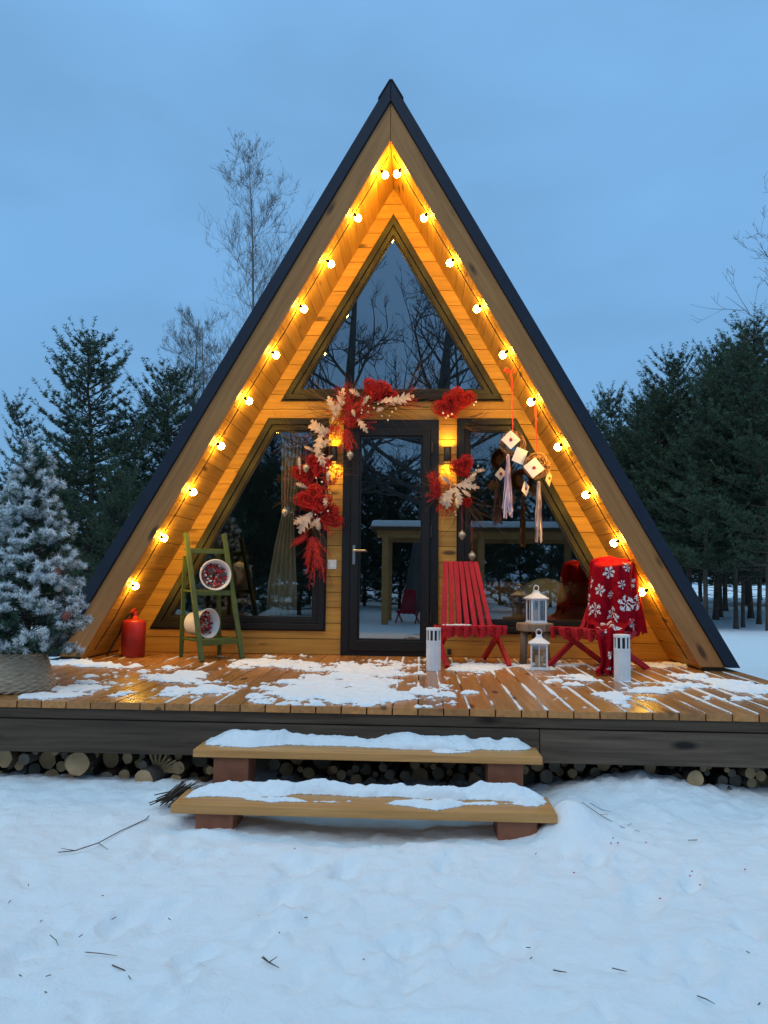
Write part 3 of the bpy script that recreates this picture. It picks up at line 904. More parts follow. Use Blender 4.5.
def flake_segs(rad, kind):
    segs = []
    for k in range(6):
        a = k * PI / 3
        e = (math.cos(a), math.sin(a))
        segs.append(((e[0] * rad * .15, e[1] * rad * .15), (e[0] * rad, e[1] * rad)))
        for q, l in ((.5, .34), (.75, .24)) if kind else ((.62, .3),):
            for sg in (-1, 1):
                b_ = a + sg * R_(50)
                o_ = (e[0] * rad * q, e[1] * rad * q)
                segs.append((o_, (o_[0] + math.cos(b_) * rad * l, o_[1] + math.sin(b_) * rad * l)))
    return segs
def put_flake(fn, rad, wd, kind, turn=0.):
    ca, sa = math.cos(turn), math.sin(turn)
    for (a, b_) in flake_segs(rad, kind):
        dx, dy = b_[0] - a[0], b_[1] - a[1]; L = math.hypot(dx, dy); nx_, ny_ = -dy / L * wd / 2, dx / L * wd / 2
        nseg = 3
        V = []
        for s_ in range(nseg + 1):
            x = a[0] + dx * s_ / nseg; y = a[1] + dy * s_ / nseg
            for sg in (-1, 1):
                px, py = x + sg * nx_, y + sg * ny_
                V.append(fn(px * ca - py * sa, px * sa + py * ca))
        m.add(V, [(2 * s_, 2 * s_ + 2, 2 * s_ + 3, 2 * s_ + 1) for s_ in range(nseg)], 1)
def on_cloak(ph0, t0):
    def fn(dx, dz):
        ph = ph0 + dx / .22; t = t0 - dz / .55
        t = min(max(t, .005), .995)
        p = cloak(ph, t)
        e = 1e-3
        n_ = (cloak(ph + e, t) - p).cross(cloak(ph, min(t + e, 1)) - p)
        if n_.length < 1e-12: n_ = Vector((math.cos(ph), math.sin(ph), 0))
        n_.normalize()
        rad = Vector((math.cos(ph), math.sin(ph), .2))
        if n_.dot(rad) < 0: n_ = -n_
        return p + n_ * .0035
    return fn
def on_spill(s0, t0):
    def fn(dx, dz):
        s = min(max(s0 + dx / .1, -.98), .98); t = min(max(t0 - dz / .95, .01), .99)
        p = spill(s, t)
        to = (Vector(CAM) - p).normalized(); 
        e = 1e-3
        n_ = (spill(s + e, t) - p).cross(spill(s, t + e) - p).normalized()
        if n_.z < -.2 or (abs(n_.z) <= .2 and n_.y > 0): n_ = -n_
        return p + n_ * .004
    return fn
for ph0, t0, rad, wd, k in ((-1.95, .16, .052, .012, 1), (-1.35, .62, .062, .014, 1), (-1.45, .34, .034, .008, 0), (-2.35, .40, .042, .010, 1), (-2.55, .68, .050, .010, 1),
                            (-.75, .30, .045, .010, 1), (-.55, .58, .05, .011, 1), (-.85, .80, .03, .008, 0), (-1.9, .82, .05, .011, 1), (-1.95, .52, .028, .008, 0), (-2.9, .30, .045, .010, 1),
                            (-1.15, .10, .035, .009, 0), (-1.2, .92, .035, .009, 1), (-3.3, .6, .05, .011, 1), (.2, .4, .05, .011, 1), (1.2, .5, .05, .012, 1), (2.2, .45, .05, .012, 1)):
    put_flake(on_cloak(ph0, t0), rad * 1.12, wd * .55, k, ph0)
for s0, t0, rad, wd, k in ((-.2, .24, .045, .010, 1), (.3, .38, .04, .01, 1), (-.5, .44, .035, .009, 0), (.1, .62, .03, .008, 1), (0, .76, .028, .008, 0)):
    put_flake(on_spill(s0, t0), rad, wd * .7, k, s0)
o = m.build('blanket', ['fleece', 'fleecew'], None, True)
tag(o, 'red fleece blanket with white snowflakes draped over a chair back', 'blanket')

# ------------------------------------------------------------------ log table and lanterns
TX, TY = 1.205, -.50
t = thing('side_table', 'small round log-slice table between the two red chairs', 'table', (TX, TY, 0))
m = MB(); n = 28; V = []
rg = random.Random(9); wob = [1 + rg.uniform(-.03, .03) for _ in range(n)]
for zz, k in ((.268, .97), (.275, 1), (.322, 1), (.330, .975)):
    for j in range(n):
        a = 2 * PI * j / n; V.append((.148 * k * wob[j] * math.cos(a), .148 * k * wob[j] * math.sin(a), zz))
m.add(V, [(i * n + j, i * n + (j + 1) % n, (i + 1) * n + (j + 1) % n, (i + 1) * n + j) for i in range(3) for j in range(n)], 0)
m.add([V[3 * n + j] for j in range(n)], [tuple(range(n))], 1); m.add([V[j] for j in range(n - 1, -1, -1)], [tuple(range(n))], 0)
m.build('table_top', ['oldwood', 'ring'], t)
for a in (200, 320, 80):
    m = MB(); ca, sa = math.cos(R_(a)), math.sin(R_(a))
    m.tube([(.108 * ca, .108 * sa, 0), (.10 * ca, .10 * sa, .14), (.097 * ca, .097 * sa, .2675)], [.032, .030, .032], 10); m.build('leg', 'oldwood', t, True)

def lantern(label, loc, rz):
    t = thing('lantern', label, 'lantern', loc, rz, 'white house-shaped lanterns')
    w = .064
    m = MB(); m.b2((-w - .006, -w - .006, 0), (w + .006, w + .006, .014))
    m.b2((-w, -w, .014), (w, w, .022)); m.build('base', 'whitemetal', t, bevel=.002)
    m = MB()
    for sx in (-1, 1):
        for sy in (-1, 1):
            m.b2((sx * w, sy * w, .022), (sx * (w - .012), sy * (w - .012), .185))
    for sx in (-1, 1):
        m.b2((-.003, sx * (w - .004), .0221), (.003, sx * (w - .0085), .1849)); m.b2((sx * (w - .004), -.003, .0221), (sx * (w - .0085), .003, .1849))
    m.b2((-w - .003, -w - .003, .185), (w + .003, w + .003, .197)); m.build('frame', 'whitemetal', t)
    m = MB(); V = []
    for zz, k in ((.197, .080), (.203, .080), (.238, .028), (.252, .022), (.262, .022)):
        V += [(-k, -k, zz), (k, -k, zz), (k, k, zz), (-k, k, zz)]
    m.add(V, [(i * 4 + j, i * 4 + (j + 1) % 4, i * 4 + 4 + (j + 1) % 4, i * 4 + 4 + j) for i in range(4) for j in range(4)] + [(3, 2, 1, 0), (16, 17, 18, 19)])
    m.build('lantern_roof', 'whitemetal', t, bevel=.0015)
    m = MB(); m.tube([(.022 * math.cos(a), 0, .282 + .022 * math.sin(a)) for a in np.linspace(0, 2 * PI, 18)], .0035, 6, 0, False); m.build('ring', 'whitemetal', t, True)
    m = MB()
    for sx in (-1, 1):
        m.b2((-w + .012, sx * (w - .007), .0222), (w - .012, sx * (w - .009), .1848)); m.b2((sx * (w - .007), -w + .012, .0222), (sx * (w - .009), w - .012, .1848))
    m.build('pane', 'lglass', t)
    m = MB(); m.lathe([(.03, .0222), (.031, .03), (.031, .105), (.026, .108), (.006, .104)], 18); m.tube([(0, 0, .104), (.001, 0, .116)], .0015, 5); m.build('candle', 'wax_candle', t, True)
    return t
la1 = lantern('white metal lantern standing on the log table', (TX + .01, TY - .02, .331), R_(12))
dup(la1, (1.184, -.86, 0), R_(-8), 'white metal lantern standing on the deck below the log table')

def slot_lamp(label, loc, rz=0):
    t = thing('bollard_lantern', label, 'lantern', loc, rz, 'white slotted bollard lanterns')
    r = .053; Hh = .315
    m = MB(); n = 48
    prof = []
    V = []
    for zz in (0, .004, .21):
        for j in range(n):
            a = 2 * PI * j / n; k = r * (1 + (.03 if (j % 4) < 2 else -.03)); V.append((k * math.cos(a), k * math.sin(a), zz))
    m.add(V, [(i * n + j, i * n + (j + 1) % n, (i + 1) * n + (j + 1) % n, (i + 1) * n + j) for i in range(2) for j in range(n)])
    m.lathe([(r * 1.04, .205), (r * 1.04, .222), (r * .78, .222)], 36, close=False)
    m.lathe([(r * .78, .21), (r * 1.03, .21)], 36, close=False)
    m.build('body', 'whitemetal', t)
    m = MB()
    for j in range(10):
        a = 2 * PI * (j + .5) / 10
        m.box((r * .96 * math.cos(a), r * .96 * math.sin(a), .259), (.006, .012, .074), 0, Euler((0, 0, a)).to_matrix())
    m.build('bar', 'whitemetal', t)
    m = MB(); m.lathe([(r * .8, .296), (r * 1.04, .296), (r * 1.05, .300), (r * 1.05, Hh - .004), (r * 1.02, Hh), (.001, Hh)], 36); m.build('cap', 'whitemetal', t)
    m = MB(); m.lathe([(r * .80, .2225), (r * .80, .2955)], 20); m.build('shade_core', 'black', t)  # black drum added inside the hollow lantern as the shade behind its slots
    return t
p = atZ(433.5, 671, 0)
sl = slot_lamp('white slotted bollard lantern by the door, left of the bare red chair', (p[0], p[1] + .04, 0))
p = atZ(624, 682, 0)
dup(sl, (p[0], p[1] + .04, 0), R_(17), 'white slotted bollard lantern in front of the snowflake blanket')

# ------------------------------------------------------------------ green ladder shelf with buckets
FLp, BLp, FRp, BRp = Vector((-1.459, -.74, 0)), Vector((-1.738, -.391, 0)), Vector((-1.212, -.41, 0)), Vector((-1.479, -.13, 0))
t = thing('ladder_shelf', 'green wooden folding ladder shelf beside the left window', 'shelf', (0, 0, 0))
TLp, TRp = Vector(atY(186, 533, -.44)), Vector(atY(224, 534, -.30))
TLb = Vector(atY(185, 556, -.36)); TRb = Vector(atY(218, 552, -.22))
for a, b_ in ((FLp, TLp), (FRp, TRp)):
    m = MB(); m.beam(a, b_, .030, .040, 0, (1, .6, 0)); m.build('front_rail', 'green', t, bevel=.004)
for a, b_ in ((BLp, TLb), (BRp, TRb)):
    m = MB(); m.beam(a, b_, .026, .034, 0, (1, .6, 0)); m.build('rear_leg', 'green', t, bevel=.004)
shelf_z = []
for zt, ov in ((.915, .0), (.565, .0), (.165, .0)):
    fl = FLp.lerp(TLp, zt / TLp.z); fr = FRp.lerp(TRp, zt / TRp.z)
    bl = BLp.lerp(TLb, min(1, zt / TLb.z)); br = BRp.lerp(TRb, min(1, zt / TRb.z))
    fl.z = fr.z = bl.z = br.z = zt
    dn = (fr - fl).normalized(); back = ((bl - fl) + (br - fr)) / 2
    if back.length < .12: back = back.normalized() * .12
    q = [fl + dn * .012, fr - dn * .012, fr + back - dn * .012, fl + back + dn * .012]
    m = MB(); V = [v + Vector((0, 0, -.018)) for v in q] + q
    m.add(V, ((0, 3, 2, 1), (4, 5, 6, 7), (0, 1, 5, 4), (1, 2, 6, 5), (2, 3, 7, 6), (3, 0, 4, 7)))
    m.beam(fl + Vector((0, 0, -.026)), fr + Vector((0, 0, -.026)), .022, .036, 0, (0, 0, 1))
    m.build('shelf', 'green', t, bevel=.003)
    shelf_z.append(((fl + fr) / 2 + back * .5, zt))

def bucket(label, c, axis, r, L):
    """white pail lying on its side; axis points out of its mouth"""
    t = thing('bucket', label, 'bucket', c, 0, 'white buckets of ornaments')
    ax = Vector(axis).normalized(); rot = Vector((0, 0, 1)).rotation_difference(ax).to_matrix()
    m = MB(); m.lathe([(.001, -L), (r * .74, -L), (r * .77, -L + .01), (r * .96, -.01), (r, 0), (r * .93, .0), (r * .72, -L + .02), (.001, -L + .02)], 30, (0, 0, 0), 0, rot, False); m.build('pail', 'bucket', t, True)
    m = MB(); m.tube([rot @ Vector((r * 1.0 * math.cos(a), r * 1.0 * math.sin(a), 0)) for a in np.linspace(0, 2 * PI, 30)], .006, 6, 0, False); m.build('rim', 'bucket', t, True)
    m = MB(); m.tube([rot @ Vector((r * 1.02 * math.cos(a), r * .9 * math.sin(a), -.012 - .05 * math.sin(a))) for a in np.linspace(0, PI, 16)], .003, 5); m.build('handle', 'steel', t, True)
    m = MB(); rg = random.Random(int(L * 1000)); pts = []
    for i in range(160):
        a = rg.uniform(0, 2 * PI); k = math.sqrt(rg.random()) * r * .80
        p = rot @ Vector((k * math.cos(a), k * math.sin(a), -.055 + rg.uniform(-.035, .02)))
        m.ball(p, rg.uniform(.006, .013), 7, 0 if rg.random() < .72 else (1 if rg.random() < .6 else 2))
    m.build('filling', ['redball', 'silver', 'twig'], t, True)['kind'] = 'stuff'
    return t
c1, z1 = shelf_z[1]; c2, z2 = shelf_z[2]
pb = atY(206, 572, c1.y - .06)
bucket('tilted white bucket of red ornaments on the middle shelf of the green ladder', (pb[0] + .085, pb[1] - .01, z1 + .128), (.42, -.9, .12), .128, .18)
pb = atY(210, 622, c2.y - .04)
bucket('white bucket lying sideways with red berries on the lowest green shelf', (pb[0] - .01, pb[1], z2 + .122), (.86, -.50, .03), .122, .20)

# fire extinguisher in the left corner
ex = thing('fire_extinguisher', 'red fire extinguisher standing in the left corner of the porch', 'extinguisher', (-2.14, -.42, 0))
m = MB(); m.lathe([(.090, 0), (.098, .006), (.098, .285), (.090, .303), (.06, .312), (.032, .318), (.028, .342)], 28); m.build('cylinder', 'redext', ex, True)
m = MB(); m.lathe([(.022, .34), (.022, .372), (.015, .377)], 14); m.box((.0, -.03, .387), (.022, .10, .012), 0, Euler((.25, 0, 0)).to_matrix()); m.box((.0, -.025, .362), (.02, .07, .010), 0, Euler((-.1, 0, 0)).to_matrix()); m.build('valve', 'redext', ex)
m = MB(); m.tube([(-.01, 0, .357), (-.05, -.0, .352), (-.085, -.01, .30), (-.115, -.01, .2), (-.18, -.03, .07), (-.20, -.06, .012)], .010, 8); m.build('hose', 'cable', ex, True)

# ------------------------------------------------------------------ garlands on the wall
def twig_heart(mb, c, size, rot, tilt=(0, 0), n=26, thick=.28, seed=0):
    rg = random.Random(seed); n = int(n * 2.2)
    for k in range(n):
        ph = rg.uniform(0, 2 * PI); sc = size * (.08 + .98 * rg.random()); oy = rg.uniform(-1, 1) * size * thick
        jx, jz = rg.gauss(0, size * .05), rg.gauss(0, size * .05)
        pts = []
        for i in range(21):
            a = ph + 2 * PI * i / 20
            x = .8 * math.sin(a) ** 3 * 1.1; z = (13 * math.cos(a) - 5 * math.cos(2 * a) - 2 * math.cos(3 * a) - math.cos(4 * a)) / 17 + .1
            w = 1 + .10 * math.sin(a * 4 + k) + .05 * math.sin(a * 7 - k)
            x, z = x * sc * w + jx, z * sc * w + jz
            xr = x * math.cos(rot) - z * math.sin(rot); zr = x * math.sin(rot) + z * math.cos(rot)
            pts.append((c[0] + xr, c[1] + oy + .008 * math.sin(a * 3 + k), c[2] + zr))
        mb.tube(pts, .0026, 3, 0, False)

def oak_leaf(mb, base, ang, L, W, bend=.25, yaw=0, seed=0):
    """lobed leaf, growing from base along ang in the wall plane"""
    rg = random.Random(seed)
    n = 42; pts = []
    d = Vector((math.cos(ang), 0, math.sin(ang))); s = Vector((-math.sin(ang), yaw, math.cos(ang))).normalized()
    out = Vector((0, -1, 0))
    V = []; 
    for i in range(n + 1):
        t = i / n
        env = math.sin(PI * min(1, t * .93 + .06)) ** .7
        q_ = (t * 4.7 + .15) % 1.0; lob = .26 + .74 * min(1, q_ * 1.15) * (1 if q_ < .87 else (1 - q_) / .13)
        w = W * env * lob * rg.uniform(.9, 1.1) + .002
        p = Vector(base) + d * (L * t) + out * (bend * L * math.sin(t * PI * .8))
        cu = .25 * w
        fw_ = d * (w * .45); V += [p + s * w + out * cu + fw_, p - out * 0, p - s * w + out * cu + fw_]
    off = out * -.002
    V2 = [v - off for v in V]
    Fc = []
    for i in range(n):
        a = i * 3
        Fc += [(a, a + 1, a + 4, a + 3), (a + 1, a + 2, a + 5, a + 4)]
    mb.add(V, Fc); mb.add(V2, [tuple(reversed(q)) for q in Fc])
    mb.tube([Vector(base) - d * .04, Vector(base), Vector(base) + d * (L * .5) + out * (bend * L * math.sin(.4 * PI) + .002)], [.003, .003, .0015], 4)

def spray(mb, c, n, L, ang0, spread, seed, r=.0016, curl=.3, depth=.5):
    rg = random.Random(seed)
    for i in range(n):
        a = ang0 + rg.gauss(0, spread); l = L * rg.uniform(.45, 1.05); dy = -abs(rg.gauss(0, depth)) * .5
        p = Vector((c[0] + rg.gauss(0, L * .06), c[1], c[2] + rg.gauss(0, L * .06))); pts = [p]; cc = rg.gauss(0, curl)
        for k in range(5):
            a += cc * .4 + rg.gauss(0, .08)
            p = p + Vector((math.cos(a), dy * .5, math.sin(a))) * (l / 5); pts.append(p.copy())
        mb.tube(pts, [r * 1.3, r * 1.2, r, r, r * .8, r * .5], 3, 0, False)

def feather(mb, c, n, L, ang0, spread, seed):
    """plume: stems with many fine barbs"""
    rg = random.Random(seed)
    for i in range(n):
        a = ang0 + rg.gauss(0, spread); l = L * rg.uniform(.6, 1.05); dy = -rg.uniform(0, .5)
        p0 = Vector(c); 
        for k in range(26):
            t = (k + 1) / 26
            p = p0 + Vector((math.cos(a), dy, math.sin(a))) * (l * t) + Vector((0, 0, -.1 * l * t * t))
            b_ = a + rg.choice((-1, 1)) * rg.uniform(.4, 1.0); bl = .05 * rg.uniform(.6, 1.2) * (1.1 - t * .5)
            q = p + Vector((math.cos(b_) * bl, rg.uniform(-.03, .02), math.sin(b_) * bl))
            w = Vector((-math.sin(b_), 0, math.cos(b_))) * .0022
            mb.add([p - w, p + w, q], [(0, 1, 2)])
        mb.tube([p0, p0 + Vector((math.cos(a), dy, math.sin(a))) * (l * .5), p0 + Vector((math.cos(a), dy, math.sin(a))) * l + Vector((0, 0, -.1 * l))], .0015, 3, 0, False)

PXM = 6.8 / F                          # metres per pixel on the wall
def W_(u, v, y=-.08):
    return tuple(atY(u, v, y))
ga = thing('garland', 'dried garland of red rattan hearts, pale leaves and twigs arching over the door corner', 'garland', (0, 0, 0))
gb = thing('garland', 'smaller bunch of red heart, pale leaves and trailing twigs below the right wall lamp', 'garland', (0, 0, 0))
gc = thing('heart_wreath', 'double red rattan heart above the right wall lamp', 'heart wreath', (0, 0, 0))
def H_(g, u, v, sz, rot, seed, n=26, y=-.10):
    m = MB(); twig_heart(m, W_(u, v, y), sz * PXM, R_(rot), n=n, seed=seed); m.build('heart', 'heart', g, True)
def L_(g, u, v, ang, L, W, seed, bend=.2, yaw=0, y=-.12):
    m = MB(); oak_leaf(m, W_(u, v, y), R_(ang), L * PXM * .88, W * PXM * .85, bend, yaw, seed); m.build('leaf', 'leaf', g, True)
def F_(g, u, v, n, L, ang, spread, seed, y=-.11):
    m = MB(); feather(m, W_(u, v, y), n, L * PXM, R_(ang), spread, seed); m.build('red_plume', 'spray', g)
def T_(g, u, v, n, L, ang, spread, seed, y=-.07, mat='twig', nm='twigs', r=.0016):
    m = MB(); spray(m, W_(u, v, y), n, L * PXM, R_(ang), spread, seed, r); m.build(nm, mat, g)
_bm = {}
def B_(g, pts, r, seed, mat='berry', y=-.15):
    rg = random.Random(seed)
    for u, v in pts:
        if mat not in _bm:
            m = MB(); m.ball((0, 0, 0), 1, 8); o = m.build('berry', mat, g, True); _bm[mat] = o.data
        else:
            o = bpy.data.objects.new('berry', _bm[mat]); col.objects.link(o); o.parent = g
        k = r * rg.uniform(.8, 1.15)
        o.location = W_(u, v, y + rg.uniform(-.03, .02)); o.scale = (k, k, k)
# left arch
H_(ga, 374, 390, 13, -12, 1, 30, -.14); H_(ga, 386, 395, 11, -50, 2, 26, -.12)
F_(ga, 350, 428, 16, 36, 60, .45, 3); F_(ga, 348, 420, 12, 30, 40, .5, 4); F_(ga, 346, 428, 10, 26, -80, .35, 5); F_(ga, 352, 414, 10, 32, 120, .6, 6)
H_(ga, 305, 474, 14, 20, 7, 28, -.10); H_(ga, 318, 466, 12, -10, 8, 24, -.13)
H_(ga, 312, 500, 16, 35, 9, 32, -.13); H_(ga, 331, 517, 13, -70, 10, 28, -.11); H_(ga, 322, 503, 11, 0, 12, 24, -.15)
F_(ga, 312, 536, 16, 32, -75, .4, 13); F_(ga, 316, 540, 14, 42, -86, .2, 14); F_(ga, 308, 536, 8, 20, 200, .5, 15)
L_(ga, 338, 414, 78, 30, 6.5, 21, .15); L_(ga, 336, 416, 112, 24, 5.5, 22, .2)
L_(ga, 389, 404, 16, 30, 7, 23, .2); L_(ga, 378, 402, 4, 26, 4.5, 24, .25, .2); L_(ga, 357, 418, -55, 22, 4.5, 25, .3)
L_(ga, 331, 432, 168, 26, 6.5, 26, .2); L_(ga, 326, 438, 130, 26, 6, 27, .2); L_(ga, 322, 432, -100, 30, 6.5, 28, .25); L_(ga, 330, 440, 215, 20, 5.5, 29, .3); L_(ga, 318, 448, -70, 24, 6, 30, .2)
L_(ga, 312, 512, -118, 28, 7.5, 31, .25, .3); L_(ga, 308, 516, -150, 18, 5.5, 32, .2); L_(ga, 360, 396, 150, 14, 4, 33, .2)
B_(ga, [(371, 398), (378, 404), (388, 420), (382, 416), (366, 402), (362, 410), (327, 468), (331, 474), (322, 482), (324, 508), (328, 511), (321, 512), (316, 478), (344, 402), (368, 412), (374, 408), (392, 412)], .009, 3)
T_(ga, 345, 412, 26, 62, 165, .28, 41); T_(ga, 372, 404, 34, 75, -3, .16, 42); T_(ga, 335, 425, 22, 46, 200, .5, 43); T_(ga, 318, 455, 20, 50, 235, .5, 44)
T_(ga, 312, 490, 18, 44, 200, .7, 45); T_(ga, 318, 530, 14, 40, -80, .35, 46); T_(ga, 350, 405, 18, 40, 60, .7, 47); T_(ga, 330, 470, 14, 34, 30, .8, 48)
T_(ga, 342, 420, 18, 34, 120, .8, 49, -.10); T_(ga, 300, 440, 14, 44, 160, .3, 50)
m = MB()                                # the wire the bunches are tied to
m.tube([W_(u, v, -.05) for u, v in ((430, 408), (400, 404), (372, 402), (345, 412), (328, 434), (318, 470), (314, 505), (316, 545))], .005, 6); m.build('wire', 'twig', ga, True)
rg = random.Random(77)
for i, (u, v) in enumerate(((352, 408), (362, 406), (332, 422), (326, 446), (316, 452), (324, 462), (308, 488), (326, 494), (318, 520), (310, 528), (340, 402), (384, 408), (396, 402), (300, 470), (328, 482))):
    L_(ga, u, v, rg.uniform(0, 360), rg.uniform(9, 16), rg.uniform(2.4, 4), 300 + i, rg.uniform(.2, .5), rg.uniform(-.4, .4), -.10 - rg.uniform(0, .06))
    if i % 2 == 0: F_(ga, u + 4, v + 3, 6, rg.uniform(14, 24), rg.uniform(0, 360), .6, 400 + i)
T_(ga, 352, 404, 26, 26, 70, .7, 501, -.1, 'spray', 'red_sprig'); T_(ga, 318, 470, 26, 26, 160, .8, 502, -.1, 'spray', 'red_sprig'); T_(ga, 316, 510, 22, 26, 220, .7, 503, -.1, 'spray', 'red_sprig'); T_(ga, 384, 402, 20, 24, 20, .6, 504, -.1, 'spray', 'red_sprig')
T_(ga, 376, 404, 22, 60, 184, .14, 505); T_(ga, 330, 440, 16, 40, 250, .3, 506); T_(ga, 366, 400, 20, 30, 110, .5, 507)
B_(ga, [(rg.gauss(322, 8), rg.uniform(425, 540)) for _ in range(12)] + [(rg.uniform(335, 405), rg.gauss(406, 6)) for _ in range(10)], .006, 9)
B_(ga, [(rg.gauss(320, 9), rg.uniform(430, 545)) for _ in range(12)] + [(rg.uniform(335, 400), rg.gauss(406, 7)) for _ in range(8)], .006, 10, 'redball')
T_(gb, 452, 488, 22, 22, 150, 1.2, 508, -.1, 'spray', 'red_sprig'); T_(gb, 458, 484, 18, 30, 20, .5, 509)
for i, (u, v, a) in enumerate(((450, 484, 140), (462, 490, -40), (446, 496, 250), (468, 480, 40), (456, 498, 280))):
    L_(gb, u, v, a, 12, 3, 330 + i, .4, .3, -.15)
# hearts above right lamp
H_(gc, 448, 408, 15, 38, 61, 34, -.09); H_(gc, 462, 400, 14, -18, 62, 34, -.13)
B_(gc, [(443, 413), (448, 416), (452, 414), (446, 418), (476, 402), (474, 405)], .009, 5)
T_(gc, 466, 425, 12, 30, -25, .25, 63); T_(gc, 470, 418, 10, 28, 0, .2, 64)
# bunch below right lamp
H_(gb, 463, 468, 14, 25, 71, 32, -.13); F_(gb, 438, 500, 16, 30, 95, .22, 72); F_(gb, 441, 494, 7, 15, 150, .5, 73); F_(gb, 446, 500, 8, 16, -80, .5, 74); H_(gb, 467, 503, 6, 10, 76, 16, -.1)
L_(gb, 455, 488, 225, 24, 6, 81, .2); L_(gb, 450, 490, 260, 22, 6, 82, .25); L_(gb, 456, 485, -8, 26, 5, 83, .3); L_(gb, 456, 488, -75, 20, 5, 84, .2); L_(gb, 460, 484, 20, 18, 4, 85, .3); L_(gb, 474, 472, 10, 12, 2.6, 86, .4)
T_(gb, 455, 488, 30, 44, -50, .5, 87); T_(gb, 458, 495, 26, 56, -55, .22, 188); T_(gb, 446, 488, 16, 34, 190, .35, 89); T_(gb, 450, 486, 14, 24, 100, .6, 90)
B_(gb, [(455, 512), (456, 515), (478, 466), (476, 470), (462, 535)], .008, 6)
# glass baubles hanging from the twigs
hb = [(350, 434, 455, 'small glass bauble hanging against the door frame'), (285, 470, 512, 'small glass bauble hanging in front of the left window'),
      (462, 500, 535, 'glass bauble hanging on a red thread below the right bunch'), (472, 520, 556, 'lowest glass bauble, hanging above the bare red chair'), (306, 440, 468, 'small glass bauble among the red hearts of the left garland')]
for u, v0, v1, lab in hb:
    p = W_(u, v1, -.17); q = W_(u, v0, -.12)
    t = thing('bauble', lab, 'bauble', p, 0, 'glass baubles hung from the garlands')
    m = MB(); V = []
    m.lathe([(.001, -.045), (.012, -.035), (.028, -.012), (.032, .004), (.026, .02), (.010, .032), (.006, .040)], 14); m.build('glass_ball', 'bauble', t, False)
    m = MB(); m.tube([(0, 0, .038), tuple(q[i] - p[i] for i in range(3))], .0013, 4); m.build('thread', 'ribbon', t)

# ------------------------------------------------------------------ hanging wreaths with letters
def hang(label, u, v, y, ur, vr, seed, tass):
    c = Vector(atY(u, v, y)); top = Vector(atY(ur, vr, y))
    t = thing('hanging_wreath', label, 'wreath', c, 0, 'twig wreaths with letters hung from the eaves')
    rg = random.Random(seed)
    m = MB()
    for k in range(46):
        r = .088 * rg.uniform(.75, 1.2); ph = rg.uniform(0, 6.28)
        m.tube([(r * math.cos(a) * (1 + .06 * math.sin(3 * a + k)), rg.uniform(-.02, .02), r * math.sin(a) * (1 + .06 * math.cos(2 * a + k))) for a in np.linspace(ph, ph + 2 * PI, 22)], .0036, 4, 0, False)
    spray(m, (0, 0, .03), 16, .13, PI / 2, 1.2, seed, .0014)
    m.build('twig_ring', 'rattan', t)
    m = MB(); F = []
    tp = top - c
    m.tube([(0, 0, .08), (tp.x * .4, -.004, tp.z * .5), tuple(tp)], .0055, 4)
    for sg in (-1, 1):
        m.tube([tuple(tp), (tp.x + sg * .04, -.01, tp.z + .035), (tp.x + sg * .065, -.015, tp.z + .005), (tp.x + sg * .02, -.01, tp.z - .008)], .008, 4)
    m.tube([tuple(tp), (tp.x + .012, -.02, tp.z - .14)], .006, 4); m.build('ribbon', 'ribbon', t)
    return t, c
def card(t, dx, dz, w, h, rot, dy, mat='card', seal=True, yaw=0):
    Rm = Euler((0, rot, yaw)).to_matrix()
    m = MB(); m.box((dx, dy, dz), (w, .004, h), 0, Rm)
    o = m.build('letter', mat, t)
    if seal:
        m = MB()
        cx = Vector((dx, dy - .0035, dz))
        for sg in (-1, 1):                 # flap folds of the envelope
            a = cx + Rm @ Vector((sg * w * .5, 0, h * .5)); b_ = cx + Rm @ Vector((0, 0, -h * .02)); m.tube([a, b_], .0012, 4)
        m.build('flap_fold', 'kraft', o)
        m = MB(); m.lathe([(.013, 0), (.014, .003), (.008, .005)], 12, tuple(cx), 0, Euler((PI / 2, 0, 0)).to_matrix() ); m.build('wax_seal', 'wax', o)
def tassel(t, dx, dz, L, w, mat, seed):
    rg = random.Random(seed)
    m = MB(); m.lathe([(.008, 0), (.013, -.012), (.010, -.03)], 10, (dx, -.02, dz))
    for i in range(30):
        x = dx + rg.uniform(-w, w) * .25; y = -.02 + rg.uniform(-.012, .012); x2 = dx + rg.uniform(-w, w); y2 = -.02 + rg.uniform(-w, w); l = L * rg.uniform(.75, 1.05)
        tw = rg.uniform(-1.2, 1.2); V = []
        for k in range(9):
            f = k / 8; a = tw * f * 2 + i; px = x + (x2 - x) * f + .006 * math.sin(f * 6 + i); py = y + (y2 - y) * f; hw = .007
            V += [(px - hw * math.cos(a), py - hw * math.sin(a), dz - .02 - l * f), (px + hw * math.cos(a), py + hw * math.sin(a), dz - .02 - l * f)]
        m.add(V, [(2 * k, 2 * k + 1, 2 * k + 3, 2 * k + 2) for k in range(8)])
    m.build('tassel', mat, t)
t, c = hang('twig wreath with white letters and a lilac tassel hanging nearer the door', 513, 444, -.42, 511, 372, 11, 0)
card(t, -.022, .030, .115, .115, R_(45), -.035); card(t, .052, -.105, .10, .125, R_(22), -.03, 'card', False, .1); tassel(t, -.045, -.09, .50, .045, 'tassel', 3)
card(t, -.10, -.25, .07, .09, R_(38), .03, 'kraft', True, .4)
t, c = hang('twig wreath with a white letter and a cream tassel hanging nearer the eaves', 537, 466, -.46, 535, 405, 12, 0)
card(t, -.030, -.02, .125, .125, R_(52), -.035); tassel(t, .01, -.13, .47, .030, 'tassel2', 4); card(t, -.095, -.19, .085, .10, R_(30), .01, 'card', True, .9); card(t, .10, -.10, .085, .11, R_(32), .02, 'kraft', True, 1.0)

